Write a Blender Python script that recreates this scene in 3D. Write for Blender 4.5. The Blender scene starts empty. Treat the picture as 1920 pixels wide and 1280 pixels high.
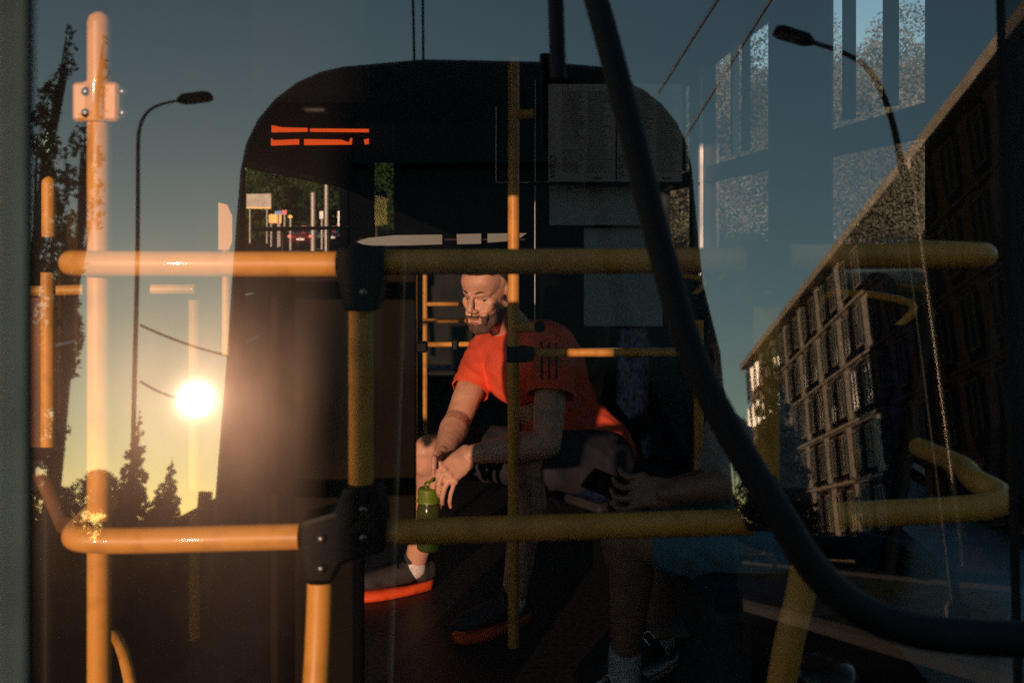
import bpy, bmesh, math, random
import numpy as np
from mathutils import Vector, Matrix, noise, Euler
random.seed(7)
R = math.radians
sc = bpy.context.scene
COL = sc.collection

# ------------------------------------------------------------ camera
CAM_H = 1.6
FPX = 1867.0                      # 35 mm lens on a 36 mm sensor, 1920 px wide
cam_d = bpy.data.cameras.new('camera')
cam_d.lens = 35.0
cam_d.sensor_width = 36.0
cam_d.clip_start = 0.05
cam_d.clip_end = 6000
cam_d.dof.use_dof = True
cam_d.dof.focus_distance = 3.4
cam_d.dof.aperture_fstop = 5.6
cam = bpy.data.objects.new('camera', cam_d)
COL.objects.link(cam)
cam.location = (0, 0, CAM_H)
cam.rotation_euler = (R(90), 0, 0)
cam_d.shift_y = -220 / 1920       # level camera, horizon above the middle of the frame
sc.camera = cam

# ------------------------------------------------------------ windscreen plane, and the sun seen mirrored in it
C0 = Vector((0, 0, CAM_H))
TILT = R(8.8)
PN = Vector((0, -math.cos(TILT), math.sin(TILT)))
PP = Vector((0, 1.25, 1.453))
SUN_EL, SUN_DIR = R(7.31), Vector((-0.29916, -0.94569, 0.12720))

# ------------------------------------------------------------ world, sun, exposure
w = bpy.data.worlds.new('World')
sc.world = w
w.use_nodes = True
nt = w.node_tree
nt.nodes.clear()
sky = nt.nodes.new('ShaderNodeTexSky')
sky.sky_type = 'NISHITA'
sky.sun_disc = False
sky.sun_elevation = SUN_EL
sky.sun_rotation = math.atan2(SUN_DIR.x, SUN_DIR.y)
sky.air_density = 1.0
sky.dust_density = 0.3
sky.ozone_density = 1.9
bg = nt.nodes.new('ShaderNodeBackground')
bg.inputs['Strength'].default_value = 0.12
wo = nt.nodes.new('ShaderNodeOutputWorld')
nt.links.new(sky.outputs[0], bg.inputs[0])
nt.links.new(bg.outputs[0], wo.inputs[0])
sd = bpy.data.lights.new('sun', 'SUN')
sd.energy = 4.7
sd.angle = R(0.6)
sd.color = (1.0, 0.61, 0.44)
sun = bpy.data.objects.new('sun', sd)
COL.objects.link(sun)
sun.rotation_euler = SUN_DIR.to_track_quat('Z', 'Y').to_euler()
sun.location = (-10, -30, 8)
sc.view_settings.view_transform = 'Standard'
sc.view_settings.look = 'None'
sc.view_settings.gamma = 1
sc.view_settings.exposure = 0.2
sc.view_settings.use_curve_mapping = False
sc.render.engine = 'CYCLES'
sc.cycles.max_bounces = 10
sc.cycles.use_denoising = False
sc.cycles.transparent_max_bounces = 24
sc.cycles.caustics_reflective = False
sc.cycles.caustics_refractive = False
sc.cycles.sample_clamp_indirect = 4.0

# ------------------------------------------------------------ survey helpers (sight line -> a place at a known distance)
def ray(px, py):
    return Vector(((px - 960) / FPX, 1.0, (420 - py) / FPX))
def P(px, py, Y):
    d = ray(px, py); return C0 + d * (Y / d.y)
def V(px, py, Y):                 # place behind the camera whose mirror image is seen there
    d = ray(px, py)
    h = C0 + d * ((PP - C0).dot(PN) / d.dot(PN))
    r = d - 2 * d.dot(PN) * PN
    return h + r * ((-Y - h.y) / r.y)

# ------------------------------------------------------------ materials
MATS = {}
def mat(name, col, rough=0.6, metal=0.0, var=0.12, scale=8.0, bump=0.15, spec=0.5, trans=0.0, emit=None, es=0, dirt=None, coat=0, stretch=(1, 1, 1), sss=0):
    if name in MATS: return MATS[name]
    m = bpy.data.materials.new(name)
    m.use_nodes = True
    n = m.node_tree.nodes; l = m.node_tree.links
    b = n['Principled BSDF']
    tc = n.new('ShaderNodeTexCoord'); mp = n.new('ShaderNodeMapping'); mp.inputs['Scale'].default_value = stretch
    l.new(tc.outputs['Object'], mp.inputs[0])
    ns = n.new('ShaderNodeTexNoise'); ns.inputs['Scale'].default_value = scale; ns.inputs['Detail'].default_value = 6
    l.new(mp.outputs[0], ns.inputs['Vector'])
    mx = n.new('ShaderNodeMix'); mx.data_type = 'RGBA'
    c1 = [max(0, c * (1 - var * 2)) for c in col] + [1]
    c2 = [min(1, c * (1 + var * 2)) for c in col] + [1]
    if dirt: c1 = list(dirt) + [1]
    mx.inputs[6].default_value = c1; mx.inputs[7].default_value = c2
    rp = n.new('ShaderNodeValToRGB'); rp.color_ramp.elements[0].position = 0.3; rp.color_ramp.elements[1].position = 0.62 if not dirt else 0.5
    l.new(ns.outputs[0], rp.inputs[0]); l.new(rp.outputs[0], mx.inputs[0]); l.new(mx.outputs[2], b.inputs['Base Color'])
    rr = n.new('ShaderNodeMapRange'); rr.inputs[3].default_value = max(0.02, rough - 0.1); rr.inputs[4].default_value = min(1, rough + 0.1)
    l.new(ns.outputs[0], rr.inputs[0]); l.new(rr.outputs[0], b.inputs['Roughness'])
    b.inputs['Metallic'].default_value = metal
    b.inputs['Specular IOR Level'].default_value = spec
    b.inputs['Transmission Weight'].default_value = trans
    b.inputs['Coat Weight'].default_value = coat
    if sss:
        b.inputs['Subsurface Weight'].default_value = sss
        b.inputs['Subsurface Radius'].default_value = (0.012, 0.005, 0.003)
        b.inputs['Subsurface Scale'].default_value = 1.0
    if emit:
        b.inputs['Emission Color'].default_value = (*emit, 1); b.inputs['Emission Strength'].default_value = es
    if bump:
        n2 = n.new('ShaderNodeTexNoise'); n2.inputs['Scale'].default_value = scale * 6; n2.inputs['Detail'].default_value = 4
        l.new(mp.outputs[0], n2.inputs['Vector'])
        bp = n.new('ShaderNodeBump'); bp.inputs['Strength'].default_value = bump; bp.inputs['Distance'].default_value = 0.002
        l.new(n2.outputs[0], bp.inputs['Height']); l.new(bp.outputs[0], b.inputs['Normal'])
    MATS[name] = m
    return m

def glass_mat(name, fac, rough, tint, haze=0.0, hrough=0.3, dust=0.0, wave=0.0):
    m = bpy.data.materials.new(name); m.use_nodes = True
    n = m.node_tree.nodes; l = m.node_tree.links; n.clear()
    out = n.new('ShaderNodeOutputMaterial')
    tr = n.new('ShaderNodeBsdfTransparent'); tr.inputs[0].default_value = (*tint, 1)
    gl = n.new('ShaderNodeBsdfGlossy'); gl.inputs['Roughness'].default_value = rough; gl.inputs[0].default_value = (.92, 1, .86, 1)
    mx = n.new('ShaderNodeMixShader'); mx.inputs[0].default_value = fac
    l.new(tr.outputs[0], mx.inputs[1]); l.new(gl.outputs[0], mx.inputs[2])
    last = mx
    tc = n.new('ShaderNodeTexCoord')
    if wave:
        wn = n.new('ShaderNodeTexNoise'); wn.inputs['Scale'].default_value = 2.2; wn.inputs['Detail'].default_value = 1
        l.new(tc.outputs['Object'], wn.inputs['Vector'])
        bp = n.new('ShaderNodeBump'); bp.inputs['Strength'].default_value = 1.0; bp.inputs['Distance'].default_value = wave
        l.new(wn.outputs[0], bp.inputs['Height']); l.new(bp.outputs[0], gl.inputs['Normal'])
    if haze:
        g2 = n.new('ShaderNodeBsdfGlossy'); g2.inputs['Roughness'].default_value = hrough; g2.inputs[0].default_value = (1, .80, .62, 1)
        mp = n.new('ShaderNodeMapping'); mp.inputs['Scale'].default_value = (2.6, 1, 1.3)
        ns = n.new('ShaderNodeTexNoise'); ns.inputs['Scale'].default_value = 2.4; ns.inputs['Detail'].default_value = 5
        l.new(tc.outputs['Object'], mp.inputs[0]); l.new(mp.outputs[0], ns.inputs['Vector'])
        mr = n.new('ShaderNodeMapRange'); mr.inputs[1].default_value = 0.35; mr.inputs[2].default_value = 0.75
        mr.inputs[3].default_value = haze * 0.55; mr.inputs[4].default_value = haze * 1.7
        l.new(ns.outputs[0], mr.inputs[0])
        m2 = n.new('ShaderNodeMixShader'); l.new(mr.outputs[0], m2.inputs[0])
        l.new(last.outputs[0], m2.inputs[1]); l.new(g2.outputs[0], m2.inputs[2]); last = m2
    if dust:
        df = n.new('ShaderNodeBsdfDiffuse'); df.inputs[0].default_value = (.5, .48, .44, 1)
        vo = n.new('ShaderNodeTexVoronoi'); vo.inputs['Scale'].default_value = 55
        l.new(tc.outputs['Object'], vo.inputs['Vector'])
        mr = n.new('ShaderNodeMapRange'); mr.inputs[1].default_value = 0.0; mr.inputs[2].default_value = 0.10
        mr.inputs[3].default_value = dust * 7; mr.inputs[4].default_value = dust
        l.new(vo.outputs[0], mr.inputs[0])
        m3 = n.new('ShaderNodeMixShader'); l.new(mr.outputs[0], m3.inputs[0])
        l.new(last.outputs[0], m3.inputs[1]); l.new(df.outputs[0], m3.inputs[2]); last = m3
    l.new(last.outputs[0], out.inputs[0])
    return m

YEL = mat('yellow_rail_paint', (0.68, 0.33, 0.058), 0.46, var=0.06, scale=25, bump=0.05, coat=0.12, dirt=(0.58, 0.26, 0.045))
BLK = mat('black_plastic', (0.006, 0.006, 0.0065), 0.5, spec=0.2, bump=0.2, scale=30)
BOLT = mat('bolt_steel', (0.25, 0.24, 0.22), 0.35, metal=0.9)
RUB = mat('black_rubber', (0.006, 0.0065, 0.008), 0.6, spec=0.2, bump=0.25, scale=40)
DARKPL = mat('dark_interior_plastic', (0.004, 0.004, 0.0045), 0.7, spec=0.0, scale=5)
CEIL = mat('ceiling_grey', (0.014, 0.014, 0.015), 0.6, spec=0.1, scale=3)
WALLG = mat('wall_panel_blue_grey', (0.14, 0.22, 0.27), 0.55, scale=4)
FLOORM = mat('speckled_floor_vinyl', (0.016, 0.015, 0.015), 0.5, spec=0.3, scale=60, var=0.4, bump=0.1)
PILLAR = mat('pillar_grey', (0.018, 0.022, 0.025), 0.5, spec=0.2, scale=4)
SHADEM = mat('shade_panel_plastic', (0.008, 0.006, 0.004), 0.5, spec=0.03, scale=3, var=.3)  # dark plastic of the panel added to shade the man
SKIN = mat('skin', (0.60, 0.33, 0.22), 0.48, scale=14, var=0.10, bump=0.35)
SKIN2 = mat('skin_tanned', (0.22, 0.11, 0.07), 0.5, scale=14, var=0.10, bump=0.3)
HAIR = mat('cropped_hair', (0.035, 0.022, 0.015), 0.8, scale=300, var=0.45, bump=0.8)
BEARD = mat('stubble', (0.11, 0.060, 0.040), 0.8, scale=350, var=0.45, bump=0.8)
SHIRT = mat('orange_shirt_fabric', (0.90, 0.115, 0.045), 0.75, scale=9, var=0.06, bump=0.3)
STRIPE = mat('navy_stripe', (0.02, 0.02, 0.04), 0.7)
SHORTD = mat('dark_shorts_fabric', (0.022, 0.024, 0.034), 0.85, scale=20, bump=0.5)
SHORTB = mat('blue_shorts_fabric', (0.05, 0.14, 0.21), 0.85, scale=20, bump=0.5)
TEEG = mat('grey_tshirt_fabric', (0.22, 0.22, 0.24), 0.85, scale=14, bump=0.5)
SOCK = mat('white_sock', (0.72, 0.68, 0.64), 0.9, scale=120, bump=0.8)
SHOED = mat('shoe_dark_mesh', (0.035, 0.034, 0.036), 0.7, scale=150, bump=0.8)
SHOEO = mat('shoe_orange_sole', (0.95, 0.10, 0.02), 0.5, scale=40, bump=0.2)
SHOEW = mat('shoe_white_sole', (0.6, 0.6, 0.6), 0.6)
SHOER = mat('shoe_red_line', (0.35, 0.03, 0.03), 0.6)
GREENL = mat('bottle_green_lid', (0.13, 0.20, 0.015), 0.4, scale=40, var=.05)
SEATB = mat('seat_blue_fabric', (0.006, 0.011, 0.028), 0.95, spec=0.0, scale=60, var=0.4, bump=0.6)
SEATP = mat('seat_shell_grey', (0.03, 0.03, 0.03), spec=0.1, rough=0.5)
PAPER = mat('timetable_paper', (0.22, 0.20, 0.18), 0.7, scale=6, var=0.05)
INK = mat('ink', (0.02, 0.02, 0.02), 0.7)
INKG = mat('pale_ink', (0.13, 0.12, 0.11), 0.7)
BOARD = mat('pale_grey_board', (0.17, 0.21, 0.205), 0.6, scale=3, var=0.07)
LED = mat('orange_led_strip', (0.5, 0.05, 0.01), 0.5, emit=(1.0, 0.10, 0.015), es=0.75, scale=30)
BEIGE = mat('beige_painted_post', (0.90, 0.62, 0.37), 0.6, scale=12, var=0.12)
ASPH = mat('asphalt', (0.016, 0.0155, 0.015), 0.95, spec=0.0, scale=0.6, var=0.25, bump=0.6)
GRASSM = mat('dry_grass', (0.05, 0.047, 0.022), 0.95, spec=0.0, scale=1.3, var=0.35, bump=0.8)
PAVE = mat('paving', (0.04, 0.038, 0.035), 0.95, spec=0.0, scale=2, var=0.15)
KERB = mat('kerb_stone', (0.045, 0.042, 0.04), 0.9, spec=0.05, scale=3)
WHITEP = mat('white_road_paint', (0.6, 0.58, 0.54), 0.7, scale=5)
LAMPM = mat('lamp_post_dark_steel', (0.012, 0.012, 0.013), 0.7, spec=0.1)
GALV = mat('galvanised_steel', (0.42, 0.38, 0.33), 0.5, metal=0.4)
BUSD = mat('dark_bus_paint', (0.012, 0.014, 0.016), 0.3, spec=0.2, scale=2)
BUSGL = mat('dark_bus_glass', (0.006, 0.007, 0.008), 0.06, spec=0.3, scale=1, bump=0)
BARK = mat('bark', (0.06, 0.042, 0.03), 0.9, scale=6, bump=1.0, stretch=(3, 3, .6))
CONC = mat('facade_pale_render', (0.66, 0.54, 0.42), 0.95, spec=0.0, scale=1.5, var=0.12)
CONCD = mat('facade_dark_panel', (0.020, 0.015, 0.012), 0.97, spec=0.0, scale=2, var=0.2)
PIPE = mat('copper_downpipe', (0.40, 0.26, 0.16), 0.45, metal=0.3)
WINF = mat('window_frame_pale', (0.62, 0.50, 0.38), 0.9, spec=0.0)
WINGL = mat('building_window_glass', (0.02, 0.024, 0.028), 0.12, spec=1.0, scale=.5, bump=0)
CARR = mat('car_paint_dark_red', (0.10, 0.015, 0.012), 0.3, coat=.6)
CARK = mat('car_paint_black', (0.015, 0.016, 0.018), 0.3, coat=.6)
CARS = mat('car_paint_silver', (0.35, 0.36, 0.37), 0.35, metal=.5, coat=.6)
TYRE = mat('tyre', (0.012, 0.012, 0.012), 0.8)
TAIL = mat('tail_light_lit', (0.5, 0.01, 0.01), 0.3, emit=(1, .06, .02), es=5)
SIGNB = mat('sign_blue', (0.02, 0.16, 0.50), 0.4)
SIGNW = mat('sign_white', (0.75, 0.75, 0.72), 0.4)
SIGNY = mat('sign_yellow', (0.75, 0.48, 0.04), 0.4)
SIGNR = mat('sign_red', (0.6, 0.03, 0.05), 0.4)
SIGNG = mat('hoarding_pale', (0.48, 0.44, 0.36), 0.6, scale=1)
BROWN = mat('brown_partition', (0.24, 0.085, 0.022), 0.5, scale=6, var=.2)
WIRE = mat('wire_black', (0.01, 0.01, 0.01), 0.6)
def leafm(name, col):
    m = mat(name, col, 0.75, scale=0.7, var=0.35, bump=0, spec=0.1)
    n = m.node_tree.nodes; l = m.node_tree.links; b = n['Principled BSDF']; out = [q for q in n if q.type == 'OUTPUT_MATERIAL'][0]
    tl = n.new('ShaderNodeBsdfTranslucent'); mx = n.new('ShaderNodeMixShader'); mx.inputs[0].default_value = 0.45
    l.new(b.inputs['Base Color'].links[0].from_socket, tl.inputs[0]); l.new(b.outputs[0], mx.inputs[1]); l.new(tl.outputs[0], mx.inputs[2]); l.new(mx.outputs[0], out.inputs[0])
    return m
LEAFD = leafm('poplar_leaves', (0.030, 0.040, 0.014))
LEAFG = leafm('green_leaves', (0.040, 0.074, 0.022))
LEAFO = leafm('dusty_leaves', (0.17, 0.175, 0.13))
GPANE = glass_mat('windscreen_glass', 0.22, 0.016, (0.92, 0.91, 0.87), haze=0.0030, hrough=0.21, dust=0.0025, wave=0.0005)
GSIDE = glass_mat('side_window_glass', 0.06, 0.02, (0.82, 0.86, 0.86), dust=0.006)

# ------------------------------------------------------------ object helpers
def kids(o): return [c for c in COL.objects if c.parent == o]
def empty(name, loc, label, cat, group=None, rz=0):
    o = bpy.data.objects.new(name, None); COL.objects.link(o)
    o.location = loc; o.rotation_euler = (0, 0, rz); o.empty_display_size = 0.1
    o['label'] = label; o['category'] = cat
    if group: o['group'] = group
    return o
def tag(o, label, cat, group=None):
    o['label'] = label; o['category'] = cat
    if group: o['group'] = group
    return o
class MB:
    def __init__(s): s.v = []; s.f = []; s.sm = []
    def add(s, vs, fs, smooth=False):
        k = len(s.v); s.v += [tuple(v) for v in vs]
        s.f += [tuple(i + k for i in f) for f in fs]; s.sm += [smooth] * len(fs); return s
    def box(s, c, size, rz=0, bev=0.0, M=None):
        x, y, z = [d / 2 for d in size]; c = Vector(c)
        Rm = M if M is not None else Matrix.Rotation(rz, 3, 'Z')
        if bev:
            b = min(bev, min(x, y, z) * .9); vs = []
            for sx in (-1, 1):
                for sy in (-1, 1):
                    for sz in (-1, 1):
                        for (a, bb, cc) in ((x, y - b, z - b), (x - b, y, z - b), (x - b, y - b, z)):
                            vs.append(Vector((sx * a, sy * bb, sz * cc)))
            bm = bmesh.new(); [bm.verts.new(Rm @ v + c) for v in vs]
            bmesh.ops.convex_hull(bm, input=bm.verts); return s.bm(bm, False)
        vs = [c + Rm @ Vector((sx * x, sy * y, sz * z)) for sx in (-1, 1) for sy in (-1, 1) for sz in (-1, 1)]
        return s.add(vs, [(0, 1, 3, 2), (4, 6, 7, 5), (0, 4, 5, 1), (2, 3, 7, 6), (0, 2, 6, 4), (1, 5, 7, 3)])
    def bm(s, bm, smooth=True):
        bm.verts.ensure_lookup_table(); bm.verts.index_update()
        s.add([v.co.copy() for v in bm.verts], [[v.index for v in f.verts] for f in bm.faces], smooth); bm.free(); return s
    def tube(s, pts, r, n=16, cap=True):
        pts = [Vector(p) for p in pts]; k = len(pts)
        rs = r if isinstance(r, (list, tuple)) else [r] * k
        up = None; rings = []
        for i, p in enumerate(pts):
            t = (pts[min(i + 1, k - 1)] - pts[max(i - 1, 0)]).normalized()
            if up is None:
                up = Vector((0, 0, 1)) if abs(t.z) < .9 else Vector((1, 0, 0))
            u = (up - t * up.dot(t)).normalized(); up = u; v = t.cross(u)
            rings.append([p + (u * math.cos(2 * math.pi * j / n) + v * math.sin(2 * math.pi * j / n)) * rs[i] for j in range(n)])
        vs = [q for g in rings for q in g]; fs = []
        for i in range(k - 1):
            for j in range(n):
                a = i * n + j; b = i * n + (j + 1) % n
                fs.append((a, b, b + n, a + n))
        s.add(vs, fs, True)
        if cap:
            s.add(rings[0], [tuple(reversed(range(n)))]); s.add(rings[-1], [tuple(range(n))])
        return s
    def lathe(s, prof, c=(0, 0, 0), n=28, M=None):
        c = Vector(c); vs = []; fs = []
        for (r, z) in prof:
            for j in range(n):
                a = 2 * math.pi * j / n; q = Vector((r * math.cos(a), r * math.sin(a), z))
                vs.append(c + (M @ q if M is not None else q))
        for i in range(len(prof) - 1):
            for j in range(n):
                a = i * n + j; b = i * n + (j + 1) % n; fs.append((a, b, b + n, a + n))
        return s.add(vs, fs, True)
    def prism(s, poly, y0, y1, axis='y'):
        n = len(poly)
        if axis == 'y': a = [(p[0], y0, p[1]) for p in poly]; b = [(p[0], y1, p[1]) for p in poly]
        elif axis == 'x': a = [(y0, p[0], p[1]) for p in poly]; b = [(y1, p[0], p[1]) for p in poly]
        else: a = [(p[0], p[1], y0) for p in poly]; b = [(p[0], p[1], y1) for p in poly]
        fs = [tuple(range(n)), tuple(reversed(range(n, 2 * n)))] + [(i, i + n, (i + 1) % n + n, (i + 1) % n) for i in range(n)]
        return s.add(a + b, fs)
    def mesh(s, name):
        me = bpy.data.meshes.new(name); me.from_pydata(s.v, [], s.f)
        me.polygons.foreach_set('use_smooth', s.sm); me.update()
        bm = bmesh.new(); bm.from_mesh(me); bmesh.ops.recalc_face_normals(bm, faces=bm.faces); bm.to_mesh(me); bm.free()
        return me
    def build(s, name, m, parent=None, kind=None):
        me = s.mesh(name); me.materials.append(m)
        o = bpy.data.objects.new(name, me); COL.objects.link(o)
        if parent is not None:
            o.parent = parent
            bpy_m = parent_world(parent).inverted()
            o.matrix_parent_inverse = bpy_m
        if kind: o['kind'] = kind
        return o
def parent_world(p):
    m = Matrix.LocRotScale(p.location, p.rotation_euler, p.scale)
    if p.parent is not None: m = parent_world(p.parent) @ p.matrix_parent_inverse @ m
    return m
def link_mesh(name, me, parent=None):
    o = bpy.data.objects.new(name, me); COL.objects.link(o)
    if parent is not None:
        o.parent = parent; o.matrix_parent_inverse = parent_world(parent).inverted()
    return o
def struct(name, mb, m): return mb.build(name, m, None, 'structure')
def arc(c, r, a0, a1, u, v, n=8):
    c = Vector(c); u = Vector(u); v = Vector(v)
    return [c + (u * math.cos(a0 + (a1 - a0) * i / n) + v * math.sin(a0 + (a1 - a0) * i / n)) * r for i in range(n + 1)]
def smooth_path(pts, n=6):
    pts = [Vector(p) for p in pts]; out = []
    for i in range(len(pts) - 1):
        p0 = pts[max(i - 1, 0)]; p1 = pts[i]; p2 = pts[i + 1]; p3 = pts[min(i + 2, len(pts) - 1)]
        for k in range(n):
            t = k / n
            out.append(0.5 * ((2 * p1) + (p2 - p0) * t + (2 * p0 - 5 * p1 + 4 * p2 - p3) * t * t + (3 * p1 - p0 - 3 * p2 + p3) * t ** 3))
    out.append(pts[-1]); return out
def text_mesh(txt, size, depth=0.0004):
    c = bpy.data.curves.new('lettering', 'FONT'); c.body = txt; c.size = size; c.extrude = depth; c.resolution_u = 3
    c.align_x = 'CENTER'; c.align_y = 'CENTER'
    o = bpy.data.objects.new('tmp', c); COL.objects.link(o)
    dg = bpy.context.evaluated_depsgraph_get(); me = bpy.data.meshes.new_from_object(o.evaluated_get(dg))
    bpy.data.objects.remove(o); return me
def put_text(txt, size, M, m, parent):
    me = text_mesh(txt, size); me.transform(M); me.materials.clear(); me.materials.append(m)
    return link_mesh('lettering', me, parent)

# ============================================================ GROUND OUTSIDE
struct('ground', MB().add([(-1500, -1500, -0.012), (1500, -1500, -0.012), (1500, 1500, -0.012), (-1500, 1500, -0.012)], [(0, 1, 2, 3)]), GRASSM)
struct('road', MB().add([(-60, 8, 0), (4.2, 8, 0), (4.2, 600, 0), (-60, 600, 0)], [(0, 1, 2, 3)]).add([(-14, -400, 0), (4.2, -400, 0), (4.2, 8, 0), (-14, 8, 0)], [(0, 1, 2, 3)]), ASPH)
struct('kerb', MB().box((4.35, 60, .06), (.3, 700, .13)), KERB)
struct('pavement', MB().box((6.2, 60, .05), (3.4, 700, .10)), PAVE)
struct('side_road', MB().add([(12.5, -300, 0.0), (19.0, -300, 0.0), (19.0, 400, 0.0), (12.5, 400, 0.0)], [(0, 1, 2, 3)]), ASPH)
struct('side_kerb', MB().box((12.4, 60, .05), (.25, 700, .12)), KERB)
mk = MB()
for k in range(14): mk.box((-6.0, 12 + k * 9, .004), (.14, 4, .006)); mk.box((-12.5, 12 + k * 9, .004), (.14, 4, .006))
struct('lane_marking', mk, WHITEP)

# ============================================================ TREES
def leaves_mesh(centres, radii, count, size, seed, stretch=1.0):
    rng = np.random.default_rng(seed)
    cs = np.array(centres); rs = np.array(radii)
    w_ = (rs ** 2); w_ = w_ / w_.sum()
    idx = rng.choice(len(cs), count, p=w_)
    d = rng.normal(size=(count, 3)); d /= np.linalg.norm(d, axis=1)[:, None]
    rad = rng.uniform(0.35, 1.0, count) ** 0.5
    pos = cs[idx] + d * (rs[idx] * rad)[:, None] * np.array([1, 1, stretch])
    a = rng.normal(size=(count, 3)); a /= np.linalg.norm(a, axis=1)[:, None]
    b = np.cross(a, rng.normal(size=(count, 3))); b /= np.linalg.norm(b, axis=1)[:, None]
    s_ = (size * rng.uniform(.5, 1.3, count))[:, None]
    v = np.stack([pos - a * s_, pos + b * s_ * .55, pos + a * s_, pos - b * s_ * .55], 1).reshape(-1, 3)
    f = np.arange(count * 4).reshape(-1, 4)
    me = bpy.data.meshes.new('crown')
    me.vertices.add(count * 4); me.vertices.foreach_set('co', v.ravel()); me.loops.add(count * 4); me.loops.foreach_set('vertex_index', f.ravel().astype(np.int32))
    me.polygons.add(count); me.polygons.foreach_set('loop_start', np.arange(0, count * 4, 4, dtype=np.int32)); me.polygons.foreach_set('loop_total', np.full(count, 4, dtype=np.int32))
    me.update(calc_edges=True); return me
def tree(base, h, wdt, kind, label, m, seed, group, leaves=5000, leaf=0.16):
    rng = random.Random(seed); base = Vector(base)
    t = empty('poplar_tree' if kind == 'poplar' else ('spruce_tree' if kind == 'spruce' else 'broadleaf_tree'), base, label, 'tree', group)
    cs, rs = [], []
    th = h * (0.97 if kind != 'round' else .7)
    lean = [rng.uniform(-.02, .02) * h, rng.uniform(-.02, .02) * h]
    tr = MB(); tr.tube([base + Vector((lean[0] * k / 6, lean[1] * k / 6, th * k / 6)) for k in range(7)], [max(.02, h * .016 * (1 - k / 6.6)) for k in range(7)], 8)
    n = 26 if kind != 'round' else 20
    for i in range(n):
        if kind == 'poplar':
            u = .10 + .88 * i / (n - 1); r = wdt * .5 * (math.sin(min(1, u * 1.25) * math.pi * .5) * (1 - u ** 5)) * rng.uniform(.55, 1.0) + .12
            a = rng.uniform(0, 6.28); off = r * .55
            c = base + Vector((math.cos(a) * off + lean[0] * u, math.sin(a) * off + lean[1] * u, u * h)); cs.append(c); rs.append(r * .75)
        elif kind == 'spruce':
            u = .08 + .92 * i / (n - 1); r = wdt * .5 * (1 - u) + .06; a = i * 2.4
            c = base + Vector((math.cos(a) * r * .6, math.sin(a) * r * .6, u * h)); cs.append(c); rs.append(r * .6)
        else:
            a = rng.uniform(0, 6.28); q = rng.uniform(0, 1) ** .5; zz = rng.uniform(.32, .95)
            rr = wdt * .5 * math.sin(min(1, (1.05 - zz) * 2.2) * math.pi / 2)
            c = base + Vector((math.cos(a) * q * rr, math.sin(a) * q * rr, zz * h)); cs.append(c); rs.append(wdt * rng.uniform(.11, .2))
        st = base + Vector((lean[0] * .5, lean[1] * .5, max(.06 * h, (c.z - base.z) * .72)))
        tr.tube([st, st.lerp(c, .55) + Vector((0, 0, -.1)), c], [h * .005, h * .003, .012], 5)
    tr.build('trunk', BARK, t)
    me = leaves_mesh(cs, rs, leaves, leaf, seed, 1.5 if kind == 'poplar' else 1.0); me.materials.append(m)
    link_mesh('crown', me, t)
    return t
def ground_at(fn, px, py, Y):
    p = fn(px, py, Y); return Vector((p.x, p.y, 0)), p.z
# mirrored in the windscreen (they stand behind the photographer)
b, z = ground_at(V, 138, 42, 30); tree(b, z, 1.9, 'poplar', 'tall ragged poplar mirrored at the far left beside the grab pole', LEAFD, 3, 'poplars mirrored in the windscreen', 2600, .13)
b, z = ground_at(V, 215, 62, 34); tree(b, z, 1.6, 'poplar', 'slim poplar mirrored just behind the tall bright grab pole', LEAFD, 14, 'poplars mirrored in the windscreen', 1300, .13)
b, z = ground_at(V, 262, 770, 60); tree(b, z, 3.2, 'spruce', 'dark pointed tree mirrored at the foot of the left street lamp', LEAFD, 5, 'pointed trees mirrored low on the left', 5200, .17)
b, z = ground_at(V, 322, 855, 66); tree(b, z, 3.0, 'spruce', 'small pointed tree mirrored below the sun, left of the roofs', LEAFD, 6, 'pointed trees mirrored low on the left', 4200, .16)
b, z = ground_at(V, 298, 905, 62); tree(b, z, 2.4, 'spruce', 'lowest pointed tree mirrored between two taller ones', LEAFD, 7, 'pointed trees mirrored low on the left', 3000, .15)
b, z = ground_at(V, 118, 400, 44); tree(b, z, 2.6, 'poplar', 'broader dark poplar mirrored low behind the left end of the upper rail', LEAFD, 15, 'poplars mirrored in the windscreen', 9000, .12)
b, z = ground_at(V, 70, 620, 48); tree(b, z, 4.2, 'round', 'rounded dark tree mirrored at the lower left edge', LEAFD, 16, None, 9000, .12)
b, z = ground_at(V, 62, 930, 52); tree(b, z, 5.0, 'spruce', 'low wide spruce mirrored under the rounded tree at the lower left edge', LEAFD, 18, None, 7000, .13)
b, z = ground_at(V, 112, 945, 54); tree(b, z, 4.6, 'spruce', 'low wide spruce mirrored where the lower rail bends at left', LEAFD, 19, None, 7000, .13)
b, z = ground_at(V, 175, 880, 64); tree(b, z, 4.6, 'round', 'low bushy tree mirrored behind the tall grab pole near the lower rail', LEAFD, 17, None, 6000, .14)
b, z = ground_at(V, 1440, 640, 58); tree(b, z, 4.6, 'spruce', 'twin topped dark spruce mirrored before the glaring windows', LEAFD, 8, 'spruces mirrored before the apartment block', 6000, .2)
b, z = ground_at(V, 1425, 660, 56); tree(b, z, 3.2, 'spruce', 'slimmer spruce mirrored left of the twin topped one', LEAFD, 9, 'spruces mirrored before the apartment block', 3500, .2)
b, z = ground_at(V, 1368, 790, 50); tree(b, z, 4.2, 'round', 'bushy dark tree mirrored between the dark bus and the apartment block', LEAFD, 11, None, 9000, .12)
b, z = ground_at(P, 20, -60, 11); tree(b, z, 4.5, 'round', 'dark tree outside the left windows beside the beige post', LEAFG, 12, 'trees outside the left windows', 45000, .055)
b, z = ground_at(P, 130, -40, 14); tree(b, z, 4.5, 'round', 'dark tree outside the left windows behind the grab poles', LEAFG, 13, 'trees outside the left windows', 45000, .055)
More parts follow.
